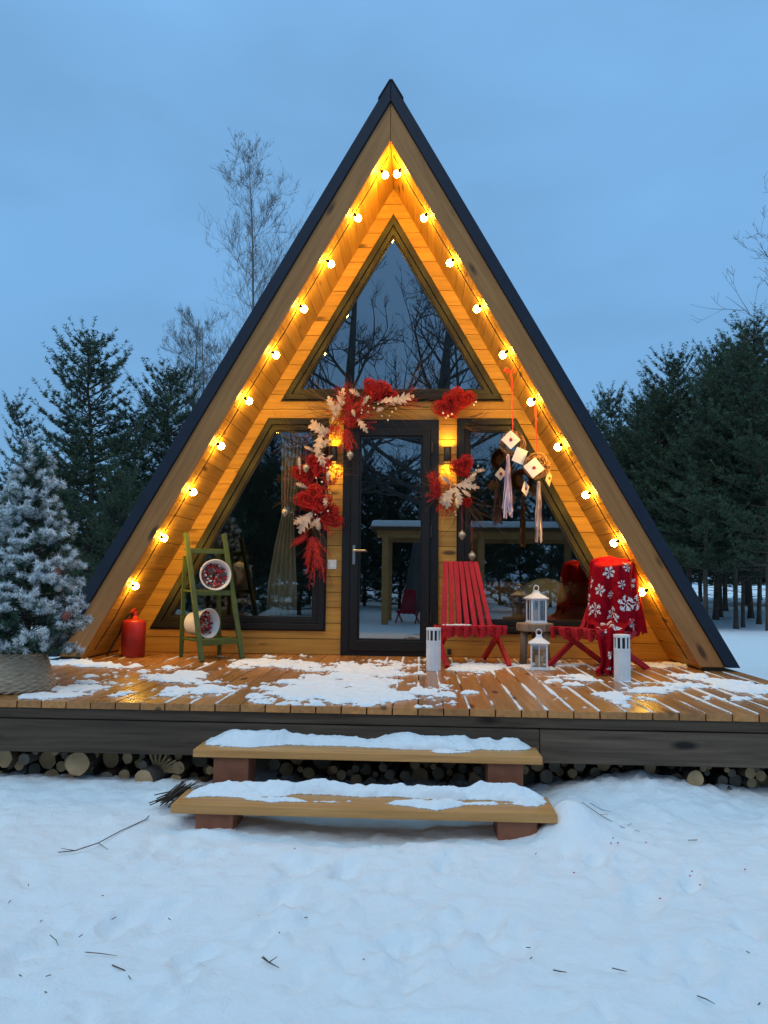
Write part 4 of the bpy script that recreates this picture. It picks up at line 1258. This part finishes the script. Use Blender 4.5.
# ------------------------------------------------------------------ flocked christmas tree in a basket
BX, BY = -2.15, -2.32
bk = thing('wicker_basket', 'grey wicker collar basket holding the snowy Christmas tree', 'basket', (BX, BY, 0))
m = MB(); nr, ncol = 40, 160; V = []
for i in range(nr + 1):
    tt = i / nr; z_ = .004 + .205 * tt; r = .245 - .07 * tt
    for j in range(ncol):
        a = 2 * PI * j / ncol
        row = i / 2.5
        k = math.sin(PI * row) ** 2; ph = (int(row) % 2) * PI
        V.append(((r + .005 * k * math.sin(20 * a + ph) + .004 * k) * math.cos(a), (r + .005 * k * math.sin(20 * a + ph) + .004 * k) * math.sin(a), z_))
m.add(V, [(i * ncol + j, i * ncol + (j + 1) % ncol, (i + 1) * ncol + (j + 1) % ncol, (i + 1) * ncol + j) for i in range(nr) for j in range(ncol)])
m.build('weave', 'wicker', bk, True)
m = MB()
for rr, zz in ((.248, .012), (.178, .212)):
    for ph in (0, PI):
        m.tube([((rr + .007 * math.cos(14 * a + ph)) * math.cos(a), (rr + .007 * math.cos(14 * a + ph)) * math.sin(a), zz + .007 * math.sin(14 * a + ph)) for a in np.linspace(0, 2 * PI, 120)], .007, 5, 0, False)
m.build('rim', 'wicker', bk, True)
m = MB(); m.lathe([(.001, .17), (.172, .172)], 24, close=False); m.build('liner', 'black', bk)

def needles(P0, D, Ln, nper, nl, nw, rg, spread=.9):
    """tris for needles along twigs. arrays: P0 (n,3) D (n,3) Ln (n,)"""
    n = len(P0); k = nper
    t = rg.random((n, k, 1)) * 1.0
    base = P0[:, None, :] + D[:, None, :] * (Ln[:, None, None] * t)
    rnd = rg.normal(size=(n, k, 3)); rnd -= (rnd * D[:, None, :]).sum(2, keepdims=True) * D[:, None, :]
    rnd /= np.linalg.norm(rnd, axis=2, keepdims=True) + 1e-9
    d = D[:, None, :] * (1 - spread * .55) + rnd * spread
    d /= np.linalg.norm(d, axis=2, keepdims=True)
    l = nl * rg.uniform(.7, 1.15, (n, k, 1))
    s = np.cross(d, rg.normal(size=(n, k, 3))); s /= np.linalg.norm(s, axis=2, keepdims=True) + 1e-9
    a = base - s * nw / 2; b = base + s * nw / 2; c = base + d * l
    V = np.stack([a, b, c], 2).reshape(-1, 3)
    return V, d.reshape(-1, 3)

xt = thing('christmas_tree', 'artificial Christmas tree flocked with snow, standing in a wicker collar', 'christmas tree', (BX + .075, BY, .05))
rg = np.random.default_rng(3)
m = MB(); m.tube([(0, 0, 0), (0, 0, .7), (0, 0, 1.38)], [.02, .016, .006], 8)
P0 = []; D = []; Ln = []
zz = .19
while zz < 1.33:
    f = (zz - .19) / 1.165
    Rr = (.31 * (1 - f) ** .75 + .035) * (1 - .25 * max(0, 1 - f / .12))
    nb = int(9 + 9 * (1 - f)); a0 = rg.uniform(0, 6.28)
    for b_ in range(nb):
        a = a0 + 2 * PI * b_ / nb + rg.normal(0, .12); L = Rr * rg.uniform(.78, 1.08)
        el = R_(4 + 30 * f) + rg.normal(0, .12)
        d = np.array([math.cos(a) * math.cos(el), math.sin(a) * math.cos(el), math.sin(el)])
        p = np.array([0, 0, zz + rg.normal(0, .02)]); tip = p + d * L + np.array([0, 0, .04 * L])
        m.tube([p, tip], [.005, .002], 4)
        nt_ = max(2, int(L / .042))
        for k in range(nt_):
            q = p + (tip - p) * (.35 + .65 * (k + .5) / nt_)
            for sd in (-1, 1):
                aa = a + sd * rg.uniform(.45, 1.0); e2 = el + rg.normal(.12, .25)
                P0.append(q); D.append([math.cos(aa) * math.cos(e2), math.sin(aa) * math.cos(e2), math.sin(e2)]); Ln.append(rg.uniform(.05, .095))
        P0.append(tip - d * .08); D.append(d); Ln.append(.11)
    zz += .078
for k in range(9):
    a = rg.uniform(0, 6.28); P0.append([0, 0, 1.30 + k * .012]); d = np.array([math.cos(a) * .4, math.sin(a) * .4, 1]); D.append(d / np.linalg.norm(d)); Ln.append(.09)
m.build('trunk', 'bark', xt)
P0 = np.array(P0); D = np.array(D); Ln = np.array(Ln)
_rad = np.hypot(P0[:, 0], P0[:, 1]) / (np.interp(P0[:, 2], [.2, .5, 1.4], [.30, .27, .05]))
white = rg.random(len(P0)) < np.clip((_rad - .40) * 1.2, .05, .70)
V, dd = needles(P0, D, Ln, 34, .036, .0042, rg)
V = V.reshape(-1, 3, 3); up = dd[:, 2]
isw = np.repeat(white, 34) & (up + rg.normal(0, .3, len(up)) > -.05)
# flocking clumps thicken the white needles
def tri(name, Vt, mat):
    Vv = Vt.reshape(-1, 3); Fc = np.arange(len(Vv)).reshape(-1, 3); return npmesh(name, Vv, Fc, mat, xt)
tri('needles', V[~isw], 'needle')
V2, _ = needles(P0[white], D[white], Ln[white], 100, .027, .0048, rg, .9)
tri('flocking', np.concatenate([V[isw], V2.reshape(-1, 3, 3)]), 'flock')
for (u, v, r, mt, lab) in ((56, 571, .030, 'oldbauble', 'dark red bauble hanging low on the flocked tree'), (58, 588, .024, 'dimbauble', 'pale bauble below the dark red one on the flocked tree'),
                       (54, 562, .018, 'dimbauble', 'small white bauble above the dark red one on the flocked tree'), (66, 616, .026, 'oldbauble', 'red bauble on the lowest branches of the flocked tree'),
                       (28, 505, .02, 'dimbauble', 'pale bauble high on the flocked tree')):
    p = atY(u, v, -2.32 - .17 * (v - 430) / 200)
    t = thing('tree_bauble', lab, 'bauble', p, 0, 'baubles on the flocked tree')
    m = MB(); m.ball((0, 0, 0), r, 16); m.build('ball', mt, t, True)
    m = MB(); m.lathe([(.007, r * .97), (.007, r + .008)], 8); m.tube([(0, 0, r + .008), (0, .01, r + .03)], .001, 4); m.build('cap', 'steel', t)

# ------------------------------------------------------------------ pines
def make_pine(seed, H, cb, Rmax, label, group, loc):
    rg = np.random.default_rng(seed)
    t = thing('pine_tree', label, 'pine tree', loc, 0, group)
    m = MB()
    wob = [(rg.normal(0, .03) * k, rg.normal(0, .03) * k, H * k / 5) for k in range(6)]
    wob[0] = (0, 0, -.4)
    r0 = (.0075 * H + .018) * rg.uniform(.85, 1.15)
    m.tube([wob[0], (0, 0, 0), (0, 0, .25)] + wob[1:], [r0 * 1.5, r0 * 1.35, r0, r0 * .88, r0 * .7, r0 * .5, r0 * .3, .014], 8)
    P0 = []; D = []; Ln = []
    z = cb
    while z < H - .25:
        f = (z - cb) / (H - cb)
        prof = Rmax * ((1 - f) ** .66) * (1 if f > .12 else .75 + 2 * f)
        nb = int(rg.integers(4, 7)); a0 = rg.uniform(0, 6.28)
        for b_ in range(nb):
            a = a0 + 2 * PI * b_ / nb + rg.normal(0, .2)
            L = prof * rg.uniform(.6, 1.12) + .16
            el = R_(2 + 38 * f ** 1.4) + rg.normal(0, .12)
            hd = np.array([math.cos(a), math.sin(a), 0])
            c0 = np.array([np.interp(z, [w[2] for w in wob], [w[0] for w in wob]), np.interp(z, [w[2] for w in wob], [w[1] for w in wob]), z])
            pt = lambda s: c0 + hd * (L * s * math.cos(el)) + np.array([0, 0, L * s * math.sin(el) + .28 * L * s * s - .10 * L * s * (1 - s)])
            m.tube([pt(s) for s in (0, .35, .7, 1)], [.012 + .008 * L, .010 + .005 * L, .008, .004], 4, 0, False)
            s = max(.22, .12 / L)
            while s < 1.0:
                p = pt(s); tg = pt(min(1.02, s + .05)) - pt(s - .05); tg /= np.linalg.norm(tg)
                side = np.cross(tg, [0, 0, 1]); side /= np.linalg.norm(side) + 1e-9
                for sd in (-1, 1):
                    if rg.random() < .12: continue
                    w = rg.uniform(.5, 1.1)
                    d = tg * .75 + side * sd * w + np.array([0, 0, rg.uniform(.15, .85)])
                    d /= np.linalg.norm(d); l = float(np.clip(.40 * L * (1.15 - s), .20, .58)) * rg.uniform(.7, 1.15)
                    P0.append(p); D.append(d); Ln.append(l)
                    if l > .3:
                        q = p + d * l * .5
                        for s2 in (-1, 1):
                            d2 = d * .8 + np.cross(d, [0, 0, 1]) * s2 * .7 + np.array([0, 0, .25]); d2 /= np.linalg.norm(d2)
                            P0.append(q); D.append(d2); Ln.append(l * .5)
                s += rg.uniform(.14, .21) / L
            tg = pt(1.) - pt(.8); tg /= np.linalg.norm(tg); tg = tg + np.array([0, 0, .35]); tg /= np.linalg.norm(tg)
            P0.append(pt(.9)); D.append(tg); Ln.append(.46)
        z += rg.uniform(.22, .34) * (1.15 - .4 * f)
    for k in range(int(14 * min(cb, 2))):       # dead sticks below the crown
        zz = rg.uniform(.5, cb + .4); a = rg.uniform(0, 6.28); l = rg.uniform(.2, .75); c0 = np.array([wob[0][0], 0, zz])
        m.tube([c0, c0 + np.array([math.cos(a), math.sin(a), rg.uniform(-.25, .2)]) * l], [.010, .004], 3, 0, False)
    P0.append([wob[-1][0], wob[-1][1], H - .60]); D.append([0, 0, 1]); Ln.append(.56)
    for k in range(5):
        a = k * 1.257 + rg.normal(0, .2); d = np.array([math.cos(a) * .62, math.sin(a) * .62, 1]); d /= np.linalg.norm(d)
        P0.append([wob[-1][0], wob[-1][1], H - .50]); D.append(d); Ln.append(rg.uniform(.28, .42))
    m.build('trunk', 'bark', t, True)
    P0 = np.array(P0, float); D = np.array(D, float); Ln = np.array(Ln)
    V, _ = needles(P0, D, Ln, 36, .085, .019, rg, .85)
    npmesh('crown', V, np.arange(len(V)).reshape(-1, 3), 'pineneedle', t)
    return t
def base(u, y):
    p = atY(u, 590, y); return (p[0], y, gz(p[0], y))
def Hfor(u, vtop, y):
    p = atY(u, vtop, y); return p[2] - gz(p[0], y)
def pine_at(proto, ph, u, vtop, y, rz, label, group):
    b_ = base(u, y); s = Hfor(u, vtop, y) / ph
    o = dup(proto, b_, rz, label, group, (s * 1.15, s * 1.15, s))
    rt_ = random.Random(int(u * 7 + y)); o.rotation_euler = (rt_.gauss(0, .022), rt_.gauss(0, .022), rz)
    return o
GL, GR = 'pines left of the cabin', 'pines right of the cabin'
PA_H = Hfor(92, 338, 13); 
pA = make_pine(27, PA_H, .8, 2.1, 'tallest dark pine behind the flocked Christmas tree', GL, base(85, 13)); pA.scale = (1.3, 1.3, 1)
PB_H = Hfor(163, 366, 15)
pB = make_pine(22, PB_H, .8, 2.3, 'bushy dark pine between the tallest left pine and the roof', GL, base(163, 15)); pB.scale = (1.2, 1.2, 1)
PC_H = 8.2
pC = make_pine(23, PC_H, 1.7, 2.3, 'tall dark pine highest at the right edge of the forest', GR, base(735, 14))
pC.scale = (Hfor(735, 346, 14) / PC_H,) * 3
PD_H = 7.6
pD = make_pine(24, PD_H, 1.8, 1.8, 'slender pine rising right beside the roof edge', GR, base(612, 17))
pD.scale = (Hfor(612, 392, 17) / PD_H,) * 3
PF_H = Hfor(10, 402, 15)
pF = make_pine(33, PF_H, PF_H * .45, .62, 'spindly pine with bare whorls at the left edge of the view', GL, base(10, 15))
PR = {'A': (pA, PA_H), 'B': (pB, PB_H), 'C': (pC, PC_H), 'D': (pD, PD_H)}
FILL_L = 'dark pine in the thicket behind the flocked tree'
FILL_R = 'dark straight pine in the dense forest right of the cabin'
spots = [('D', 22, 470, 18, 1.1, FILL_L, GL),
         ('B', 48, 465, 17, 2.0, FILL_L, GL), ('A', 130, 425, 19, .4, FILL_L, GL), ('B', 70, 440, 21, 3.0, FILL_L, GL), ('B', -22, 480, 14, 4.0, FILL_L, GL), ('A', 190, 400, 20, 2.2, FILL_L, GL),
         ('B', 115, 470, 10.5, 1.5, FILL_L, GL), ('A', 20, 500, 24, 5.0, FILL_L, GL), ('B', 100, 500, 26, 1.0, FILL_L, GL), ('B', 150, 480, 24, 2.6, FILL_L, GL), ('B', 55, 500, 12, .3, FILL_L, GL),
         ('C', 768, 322, 12, .7, 'darkest pine cut by the right edge of the view', GR), ('C', 690, 357, 16, 2.1, 'broad pine in the middle of the right forest', GR), ('D', 715, 352, 18, 3.3, FILL_R, GR),
         ('C', 655, 396, 19, 4.1, FILL_R, GR), ('D', 640, 404, 22, 5.2, FILL_R, GR), ('C', 598, 412, 22, 1.2, FILL_R, GR), ('D', 668, 390, 15, 2.8, FILL_R, GR), ('C', 750, 345, 19, 3.7, FILL_R, GR),
         ('C', 780, 340, 22, 5.5, FILL_R, GR), ('D', 705, 380, 13, .2, FILL_R, GR), ('C', 725, 375, 24, 1.9, FILL_R, GR), ('D', 790, 370, 17, 4.4, FILL_R, GR), ('C', 680, 400, 27, 3.1, FILL_R, GR),
         ('C', 640, 420, 30, .9, FILL_R, GR), ('B', 745, 420, 30, 2.0, FILL_R, GR), ('B', 700, 430, 33, 5.0, FILL_R, GR), ('B', 770, 420, 34, 3.0, FILL_R, GR), ('B', 660, 440, 36, 4.0, FILL_R, GR), ('B', 725, 440, 40, 1.0, FILL_R, GR), ('B', 620, 430, 28, 1.7, FILL_R, GR), ('B', 800, 400, 28, .5, FILL_R, GR),
         ('D', 742, 430, 15, 2.3, FILL_R, GR), ('D', 758, 400, 16, 1.3, FILL_R, GR), ('D', 720, 420, 20, .6, FILL_R, GR), ('B', 650, 440, 24, .2, FILL_R, GR), ('B', 760, 450, 45, 2.6, FILL_R, GR), ('B', 690, 450, 46, .6, FILL_R, GR), ('B', 735, 450, 50, 3.6, FILL_R, GR), ('B', 790, 450, 44, 1.6, FILL_R, GR)]
for i in range(13):
    u, y = 815 + i * 45 + 20 * math.sin(i * 2.3), 17 + (i * 7.3) % 17
    spots.append(('CDB'[i % 3], u, 350 + (i * 37) % 60 + (y - 17) * 3, y, i * 1.1, 'dark pine of the forest beyond the right edge of the view', GR))
for i in range(12):
    u, y = -60 - i * 50 + 20 * math.sin(i * 1.7), 15 + (i * 5.7) % 16
    spots.append(('ABC'[i % 3], u, 400 + (i * 31) % 60 + (y - 15) * 3, y, i * 1.3, 'dark pine of the thicket beyond the left edge of the view', GL))
for k, u, v, y, rz, lab, grp in spots:
    pine_at(PR[k][0], PR[k][1], u, v, y, rz, lab, grp)

# ------------------------------------------------------------------ bare trees
def make_bare(seed, H, loc, label, group, bark, lean=(0, 0), wide=.35, nmain=26, r0=.09, up=.9, start=.25, depth=3, nsub=(3, 6), rmin=.006):
    rg = np.random.default_rng(seed)
    t = thing('bare_tree', label, 'bare tree', loc, 0, group)
    mt, mb = MB(), MB()
    def bez(p, d, L, n, curve, jit):
        pts = [p]
        for i in range(n):
            d = d + curve / n + rg.normal(0, jit, 3); d = d / np.linalg.norm(d)
            p = p + d * L / n; pts.append(p)
        return pts
    tr = bez(np.array([0, 0, -.3]), np.array([lean[0], lean[1], 1.]), H, 12, np.array([0, 0, .1]), .022)
    mt.tube(tr, [r0 * (1 - i / 12) ** .8 + .008 for i in range(13)], 8)
    def grow(p, d, L, r, lev):
        pts = bez(p, d, L, 6, np.array([0, 0, up * .6]), .09)
        mb.tube(pts, [max(rmin * .8, r * (1 - .8 * i / 6)) for i in range(7)], 4 if lev else 5, 0, False)
        if lev >= depth: return
        n = int(rg.integers(*nsub)) + (2 if lev == 0 else 0)
        for k in range(n):
            i = int(rg.integers(1, 6)); q = pts[i] + (pts[i + 1] - pts[i]) * rg.random(); dd = pts[i + 1] - pts[i]; dd = dd / np.linalg.norm(dd)
            s = rg.normal(size=3); s -= dd * s.dot(dd); s /= np.linalg.norm(s)
            nd = dd * .8 + s * rg.uniform(.4, .9); nd /= np.linalg.norm(nd)
            grow(q, nd, L * rg.uniform(.3, .6), max(rmin, r * .45), lev + 1)
    for k in range(nmain):
        f = start + (1 - start) * (k + rg.random()) / nmain; f = min(f, .985)
        i = int(f * 12); q = tr[i] + (tr[min(i + 1, 12)] - tr[i]) * (f * 12 - i)
        a = rg.uniform(0, 6.28); el = rg.uniform(.25, .8) * up
        d = np.array([math.cos(a) * math.cos(el), math.sin(a) * math.cos(el), math.sin(el)])
        grow(q, d, H * wide * (1.15 - f) * rg.uniform(.6, 1.2) + .3, max(rmin, r0 * .38 * (1.1 - f)), 0)
    mt.build('trunk', bark, t, True); mb.build('crown', bark, t)
    return t
GB = 'bare birches behind the cabin'
b_ = base(253, 18); make_bare(5, Hfor(253, 147, 18), b_, 'tallest bare birch behind the left roof slope', GB, 'greybark', wide=.27, nmain=46, r0=.07, up=1.05, start=.25, nsub=(4, 7), rmin=.0034)
b_ = base(172, 20); make_bare(6, Hfor(172, 298, 20), b_, 'lower bare birch above the bushy left pine', GB, 'greybark', wide=.27, nmain=42, r0=.055, up=1.1, start=.25, nsub=(4, 7), rmin=.0034)
b_ = base(206, 21); make_bare(8, Hfor(208, 322, 21), b_, 'bare birch between the taller and the lower birch', GB, 'greybark', wide=.25, nmain=34, r0=.05, up=1.1, start=.25, nsub=(4, 6), rmin=.0034)
b_ = base(850, 6.5); make_bare(31, 8.6, b_, 'bare tree reaching its twigs in from the right edge', 'bare tree at the right edge', 'greybark', wide=.30, nmain=16, r0=.08, up=.8, start=.62, nsub=(2, 4), rmin=.003)

# ------------------------------------------------------------------ what the panes mirror, behind the camera
def mir(u, v, y):
    p = atY(u, v, y); return (p[0], -y)
x, y = mir(350, 388, 18); make_bare(41, 12.5, (x, y, gz(x, y)), 'bare tree across the clearing, mirrored upright in the gable window', 'bare trees mirrored in the panes', 'greybark', wide=.40, nmain=24, r0=.34, up=.75, start=.3, nsub=(3, 5), rmin=.008)
x, y = mir(412, 500, 19); make_bare(42, 13.0, (x, y, gz(x, y)), 'leaning bare tree across the clearing, mirrored right of centre', 'bare trees mirrored in the panes', 'greybark', lean=(.12, 0), wide=.44, nmain=26, r0=.36, up=.7, start=.3, nsub=(3, 5), rmin=.008)
x, y = mir(460, 500, 24); make_bare(43, 13.0, (x, y, gz(x, y)), 'slim bare tree mirrored at the right of the gable window', 'bare trees mirrored in the panes', 'greybark', wide=.36, nmain=22, r0=.14, up=.8, start=.25, nsub=(2, 4), rmin=.010)
for i, (u, y, H, k, rz) in enumerate([(270, 26, 7.2, 'B', 1), (225, 22, 7.5, 'C', 2), (190, 24, 6.5, 'B', 3), (365, 28, 6.8, 'B', .4), (400, 34, 7.5, 'B', 2.4), (460, 30, 6.6, 'B', 4), (500, 27, 6.8, 'C', 5), (550, 29, 7.2, 'B', 1.4), (330, 33, 7.2, 'B', 2.9), (310, 24, 6.6, 'C', 3.3), (430, 26, 6.0, 'B', .9), (600, 31, 7.0, 'B', 2.2), (150, 28, 7, 'B', 5.1), (250, 34, 8, 'B', 0.6), (480, 38, 8, 'B', 1.9)]):
    x, yy = mir(u, 560, y)
    dup(PR[k][0], (x, yy, gz(x, yy)), rz, 'dark pine across the clearing, seen mirrored in the panes', 'pines mirrored in the panes', H / PR[k][1])
pE = make_pine(25, 4.2, .15, 1.5, 'low bushy pine across the clearing, mirrored in the left pane', 'pines mirrored in the panes', (mir(255, 560, 14)[0], -14, -.45))
for i, (u, y, H, rz) in enumerate([(215, 12.5, 3.6, 1), (300, 16, 4.6, 2), (330, 20, 4.4, 3), (175, 15, 4.2, 4), (365, 23, 5, .5), (400, 21, 4.6, 1.6), (520, 20, 4.5, 2.7), (580, 18, 4.3, 3.9), (455, 22, 4.8, 5.1)]):
    x, yy = mir(u, 560, y); dup(pE, (x, yy, gz(x, yy)), rz, 'low bushy pine across the clearing, mirrored in the panes', 'pines mirrored in the panes', H / 4.2)
gx0, gx1, gy0, gy1 = -.80, 4.5, -12.0, -14.6
gzf = -.36
gaz = thing('gazebo', 'open timber shelter with a snowy flat roof, mirrored in the door pane', 'shelter', (0, 0, 0))
for px_ in (gx0 + .2, 1.75, gx1 - .2):
    for py_ in (gy0 - .12, gy1 + .12):
        m = MB(); m.b2((px_ - .08, py_ - .08, -.8), (px_ + .08, py_ + .08, 1.68)); m.build('post', 'tread', gaz, bevel=.008)
m = MB(); m.b2((gx0, gy0 - .2, 1.681), (gx1, gy0 - .05, 1.86)); m.b2((gx0, gy1 + .05, 1.681), (gx1, gy1 + .2, 1.86)); m.build('beam', 'tread', gaz)
m = MB(); m.b2((gx0 - .15, gy1 - .1, 1.861), (gx1 + .15, gy0 + .1, 1.93)); m.build('roof', 'backing', gaz)
m = MB(); m.b2((gx0 - .14, gy1 - .09, 1.931), (gx1 + .14, gy0 + .09, 2.10)); m.build('snow_cap', 'snow', gaz, bevel=.06)
_c = mir(408, 600, 12.9); dup(ch1, (_c[0], -12.9, gz(_c[0], -12.9) + .02), R_(192), 'red stick chair under the timber shelter, mirrored in the door pane')

# ------------------------------------------------------------------ inside the cabin
m = MB(); V = []; nc = 40
for j, (zz, w, x0) in enumerate(((.05, .145, -1.0), (.6, .135, -1.0), (1.0, .09, -.98), (1.25, .055, -.96), (1.4, .07, -.95), (2.05, .10, -.93))):
    for i in range(nc + 1):
        f = i / nc * 2 - 1
        V.append((x0 + f * w, .20 + .03 * math.sin(f * 16 + j * .3), zz))
m.add(V, [(j * (nc + 1) + i, j * (nc + 1) + i + 1, (j + 1) * (nc + 1) + i + 1, (j + 1) * (nc + 1) + i) for j in range(5) for i in range(nc)])
o = m.build('curtain', 'curtain', None, True); tag(o, 'olive curtain tied back inside the left window', 'curtain')
so = o.modifiers.new('thick', 'SOLIDIFY'); so.thickness = .004
m = MB(); m.ball((1.46, .55, .56), .19, 18, 0, (1.2, .5, .72)); o = m.build('cushion', 'cushion', None, True); tag(o, 'pale olive cushion leaning on the sofa inside the right window', 'cushion')
sf = thing('sofa', 'tan sofa inside the right window', 'sofa', (1.55, .95, 0))
m = MB(); m.b2((-.6, -.2, .1), (.6, .5, .42)); m.build('seat', 'brownchair', sf, bevel=.05)
m = MB(); m.b2((-.6, .35, .42), (.6, .55, .66)); m.build('backrest', 'brownchair', sf, bevel=.05)

# ------------------------------------------------------------------ twigs and bits on the snow
def twig(pts, r, label, forks=()):
    m = MB(); P = []
    for u, v in pts:
        p = atZ(u, v, -.45); z_ = gz(p[0], p[1]) + .012
        P.append((p[0], p[1], z_))
    r *= .62; m.tube(P, [r] * (len(P) - 1) + [r * .5], 5)
    for i, du, dv in forks:
        p = atZ(pts[i][0] + du, pts[i][1] + dv, -.45); m.tube([P[i], (p[0], p[1], gz(p[0], p[1]) + .016)], [r * .8, r * .4], 4)
    o = m.build('twig', 'twig', None, True); tag(o, label, 'twig', 'twigs fallen on the snow')
twig([(58, 857), (75, 855), (98, 846), (120, 836), (146, 822), (152, 812)], .0035, 'longest curved twig lying on the snow left of the steps', [(1, -14, -2), (2, 10, 8)])
twig([(262, 957), (269, 962), (279, 967)], .0035, 'forked dark twig lying mid-snow below the steps', [(1, 8, -4), (1, -6, -5)])
twig([(112, 968), (124, 972), (131, 980)], .0028, 'bent twig on the snow at lower left')
twig([(85, 955), (100, 955), (117, 957)], .0022, 'thin straight twig on the snow at lower left')
twig([(50, 938), (56, 944), (58, 950)], .0022, 'short curled twig at the left edge of the snow')
twig([(553, 974), (560, 976), (567, 977)], .003, 'short dark twig on the snow below the right end of the steps')
twig([(612, 972), (620, 974), (627, 976)], .0025, 'short pale twig beside the dark one on the lower right snow')
twig([(697, 1000), (706, 1003), (715, 1008)], .0025, 'twig lying at the bottom right of the snow')
twig([(582, 824), (600, 827), (622, 830), (640, 832)], .0025, 'thin twig on the snow bank right of the steps', [(1, 8, -6), (2, 10, -5)])
twig([(688, 840), (700, 839), (705, 841)], .0025, 'short twig on the snow bank at far right')
twig([(590, 815), (602, 817), (612, 816)], .002, 'fine short twig above the thin one on the right snow bank')
m = MB(); rg = random.Random(12)
for i in range(20):
    u = rg.uniform(0, 768); v = rg.uniform(845, 1015); p = atZ(u, v, -.45); z_ = gz(p[0], p[1]) + .01
    a = rg.uniform(0, 6.28); l = rg.uniform(.006, .018); m.tube([(p[0], p[1], z_), (p[0] + l * math.cos(a), p[1] + l * math.sin(a), z_ + .002)], .0014, 4)
for u, v in ((613, 843), (618, 846), (611, 847), (646, 843), (692, 872), (690, 876), (574, 875), (700, 884), (745, 870), (660, 900)):
    p = atZ(u, v, -.45); m.ball((p[0], p[1], gz(p[0], p[1]) + .012), .0045, 6, 1, (1, 1, .5))
tag(m.build('litter', ['twig', 'redbit'], None), 'scattered specks of bark and red petals on the snow', 'debris', None, 'stuff')
# bundle of dark twigs by the lower tread
m = MB(); pc = Vector((-.915, -3.06, -.385)); rg = random.Random(8)
for i in range(34):
    d = Vector((rg.gauss(.055, .016), rg.gauss(.06, .02), rg.gauss(.028, .010)))
    o_ = Vector((rg.gauss(0, .022), rg.gauss(0, .022), rg.gauss(0, .012)))
    m.tube([pc + o_ - d * .8, pc + o_ * .6, pc + o_ + d * .9], [.003, .004, .002], 4)
tag(m.build('twig_bundle', 'logbark0', None), 'dark bundle of thin twigs at the left end of the lower step', 'twig bundle')

# ------------------------------------------------------------------ light
SUN_EL, SUN_AZ = R_(48), R_(200)           # azimuth from +y clockwise: high behind the camera
w = bpy.data.worlds.new('World'); scene.world = w; w.use_nodes = True
nt = w.node_tree; L = nt.links.new
bg = nt.nodes['Background']; bg.inputs['Strength'].default_value = .1
sky = N(nt, 'ShaderNodeTexSky', sky_type='NISHITA'); sky.sun_disc = False; sky.sun_elevation = SUN_EL; sky.sun_rotation = SUN_AZ
tc = N(nt, 'ShaderNodeTexCoord'); sep = N(nt, 'ShaderNodeSeparateXYZ'); L(tc.outputs['Generated'], sep.inputs[0])
rp = ramp(nt, [(.0, (.20, .45, .77)), (.30, (.195, .445, .79)), (.62, (.225, .50, .88)), (1.0, (.40, .79, 1.06))])
L(sep.outputs['Z'], rp.inputs[0])
mp = N(nt, 'ShaderNodeMapping'); mp.inputs['Scale'].default_value = (1.6, 1.6, 4); L(tc.outputs['Generated'], mp.inputs[0])
cn = N(nt, 'ShaderNodeTexNoise'); cn.inputs['Scale'].default_value = 1.7; cn.inputs['Detail'].default_value = 5; cn.inputs['Roughness'].default_value = .5; L(mp.outputs[0], cn.inputs['Vector'])
mr = N(nt, 'ShaderNodeMapRange'); mr.inputs['From Min'].default_value = .3; mr.inputs['From Max'].default_value = .7; mr.inputs['To Min'].default_value = 8.6; mr.inputs['To Max'].default_value = 10.6; L(cn.outputs[0], mr.inputs[0])
sc_ = N(nt, 'ShaderNodeVectorMath', operation='SCALE'); L(rp.outputs[0], sc_.inputs[0]); L(mr.outputs[0], sc_.inputs['Scale'])
mx = N(nt, 'ShaderNodeMix', data_type='RGBA'); mx.inputs[0].default_value = .92
L(sky.outputs[0], mx.inputs[6]); L(sc_.outputs[0], mx.inputs[7]); L(mx.outputs[2], bg.inputs['Color'])

sd = bpy.data.lights.new('sun', 'SUN'); sd.energy = .72; sd.angle = R_(45); sd.color = (1, .98, .90)
so = bpy.data.objects.new('sun', sd); col.objects.link(so)
dirv = Vector((math.sin(SUN_AZ) * math.cos(SUN_EL), math.cos(SUN_AZ) * math.cos(SUN_EL), math.sin(SUN_EL)))
so.rotation_euler = (-dirv).to_track_quat('-Z', 'Y').to_euler()

vs = scene.view_settings
vs.view_transform = 'Standard'; vs.look = 'None'; vs.exposure = 0; vs.gamma = 1
scene.render.engine = 'CYCLES'
scene.cycles.max_bounces = 8
scene.cycles.transparent_max_bounces = 8
scene.cycles.sample_clamp_indirect = 6
scene.cycles.use_denoising = True
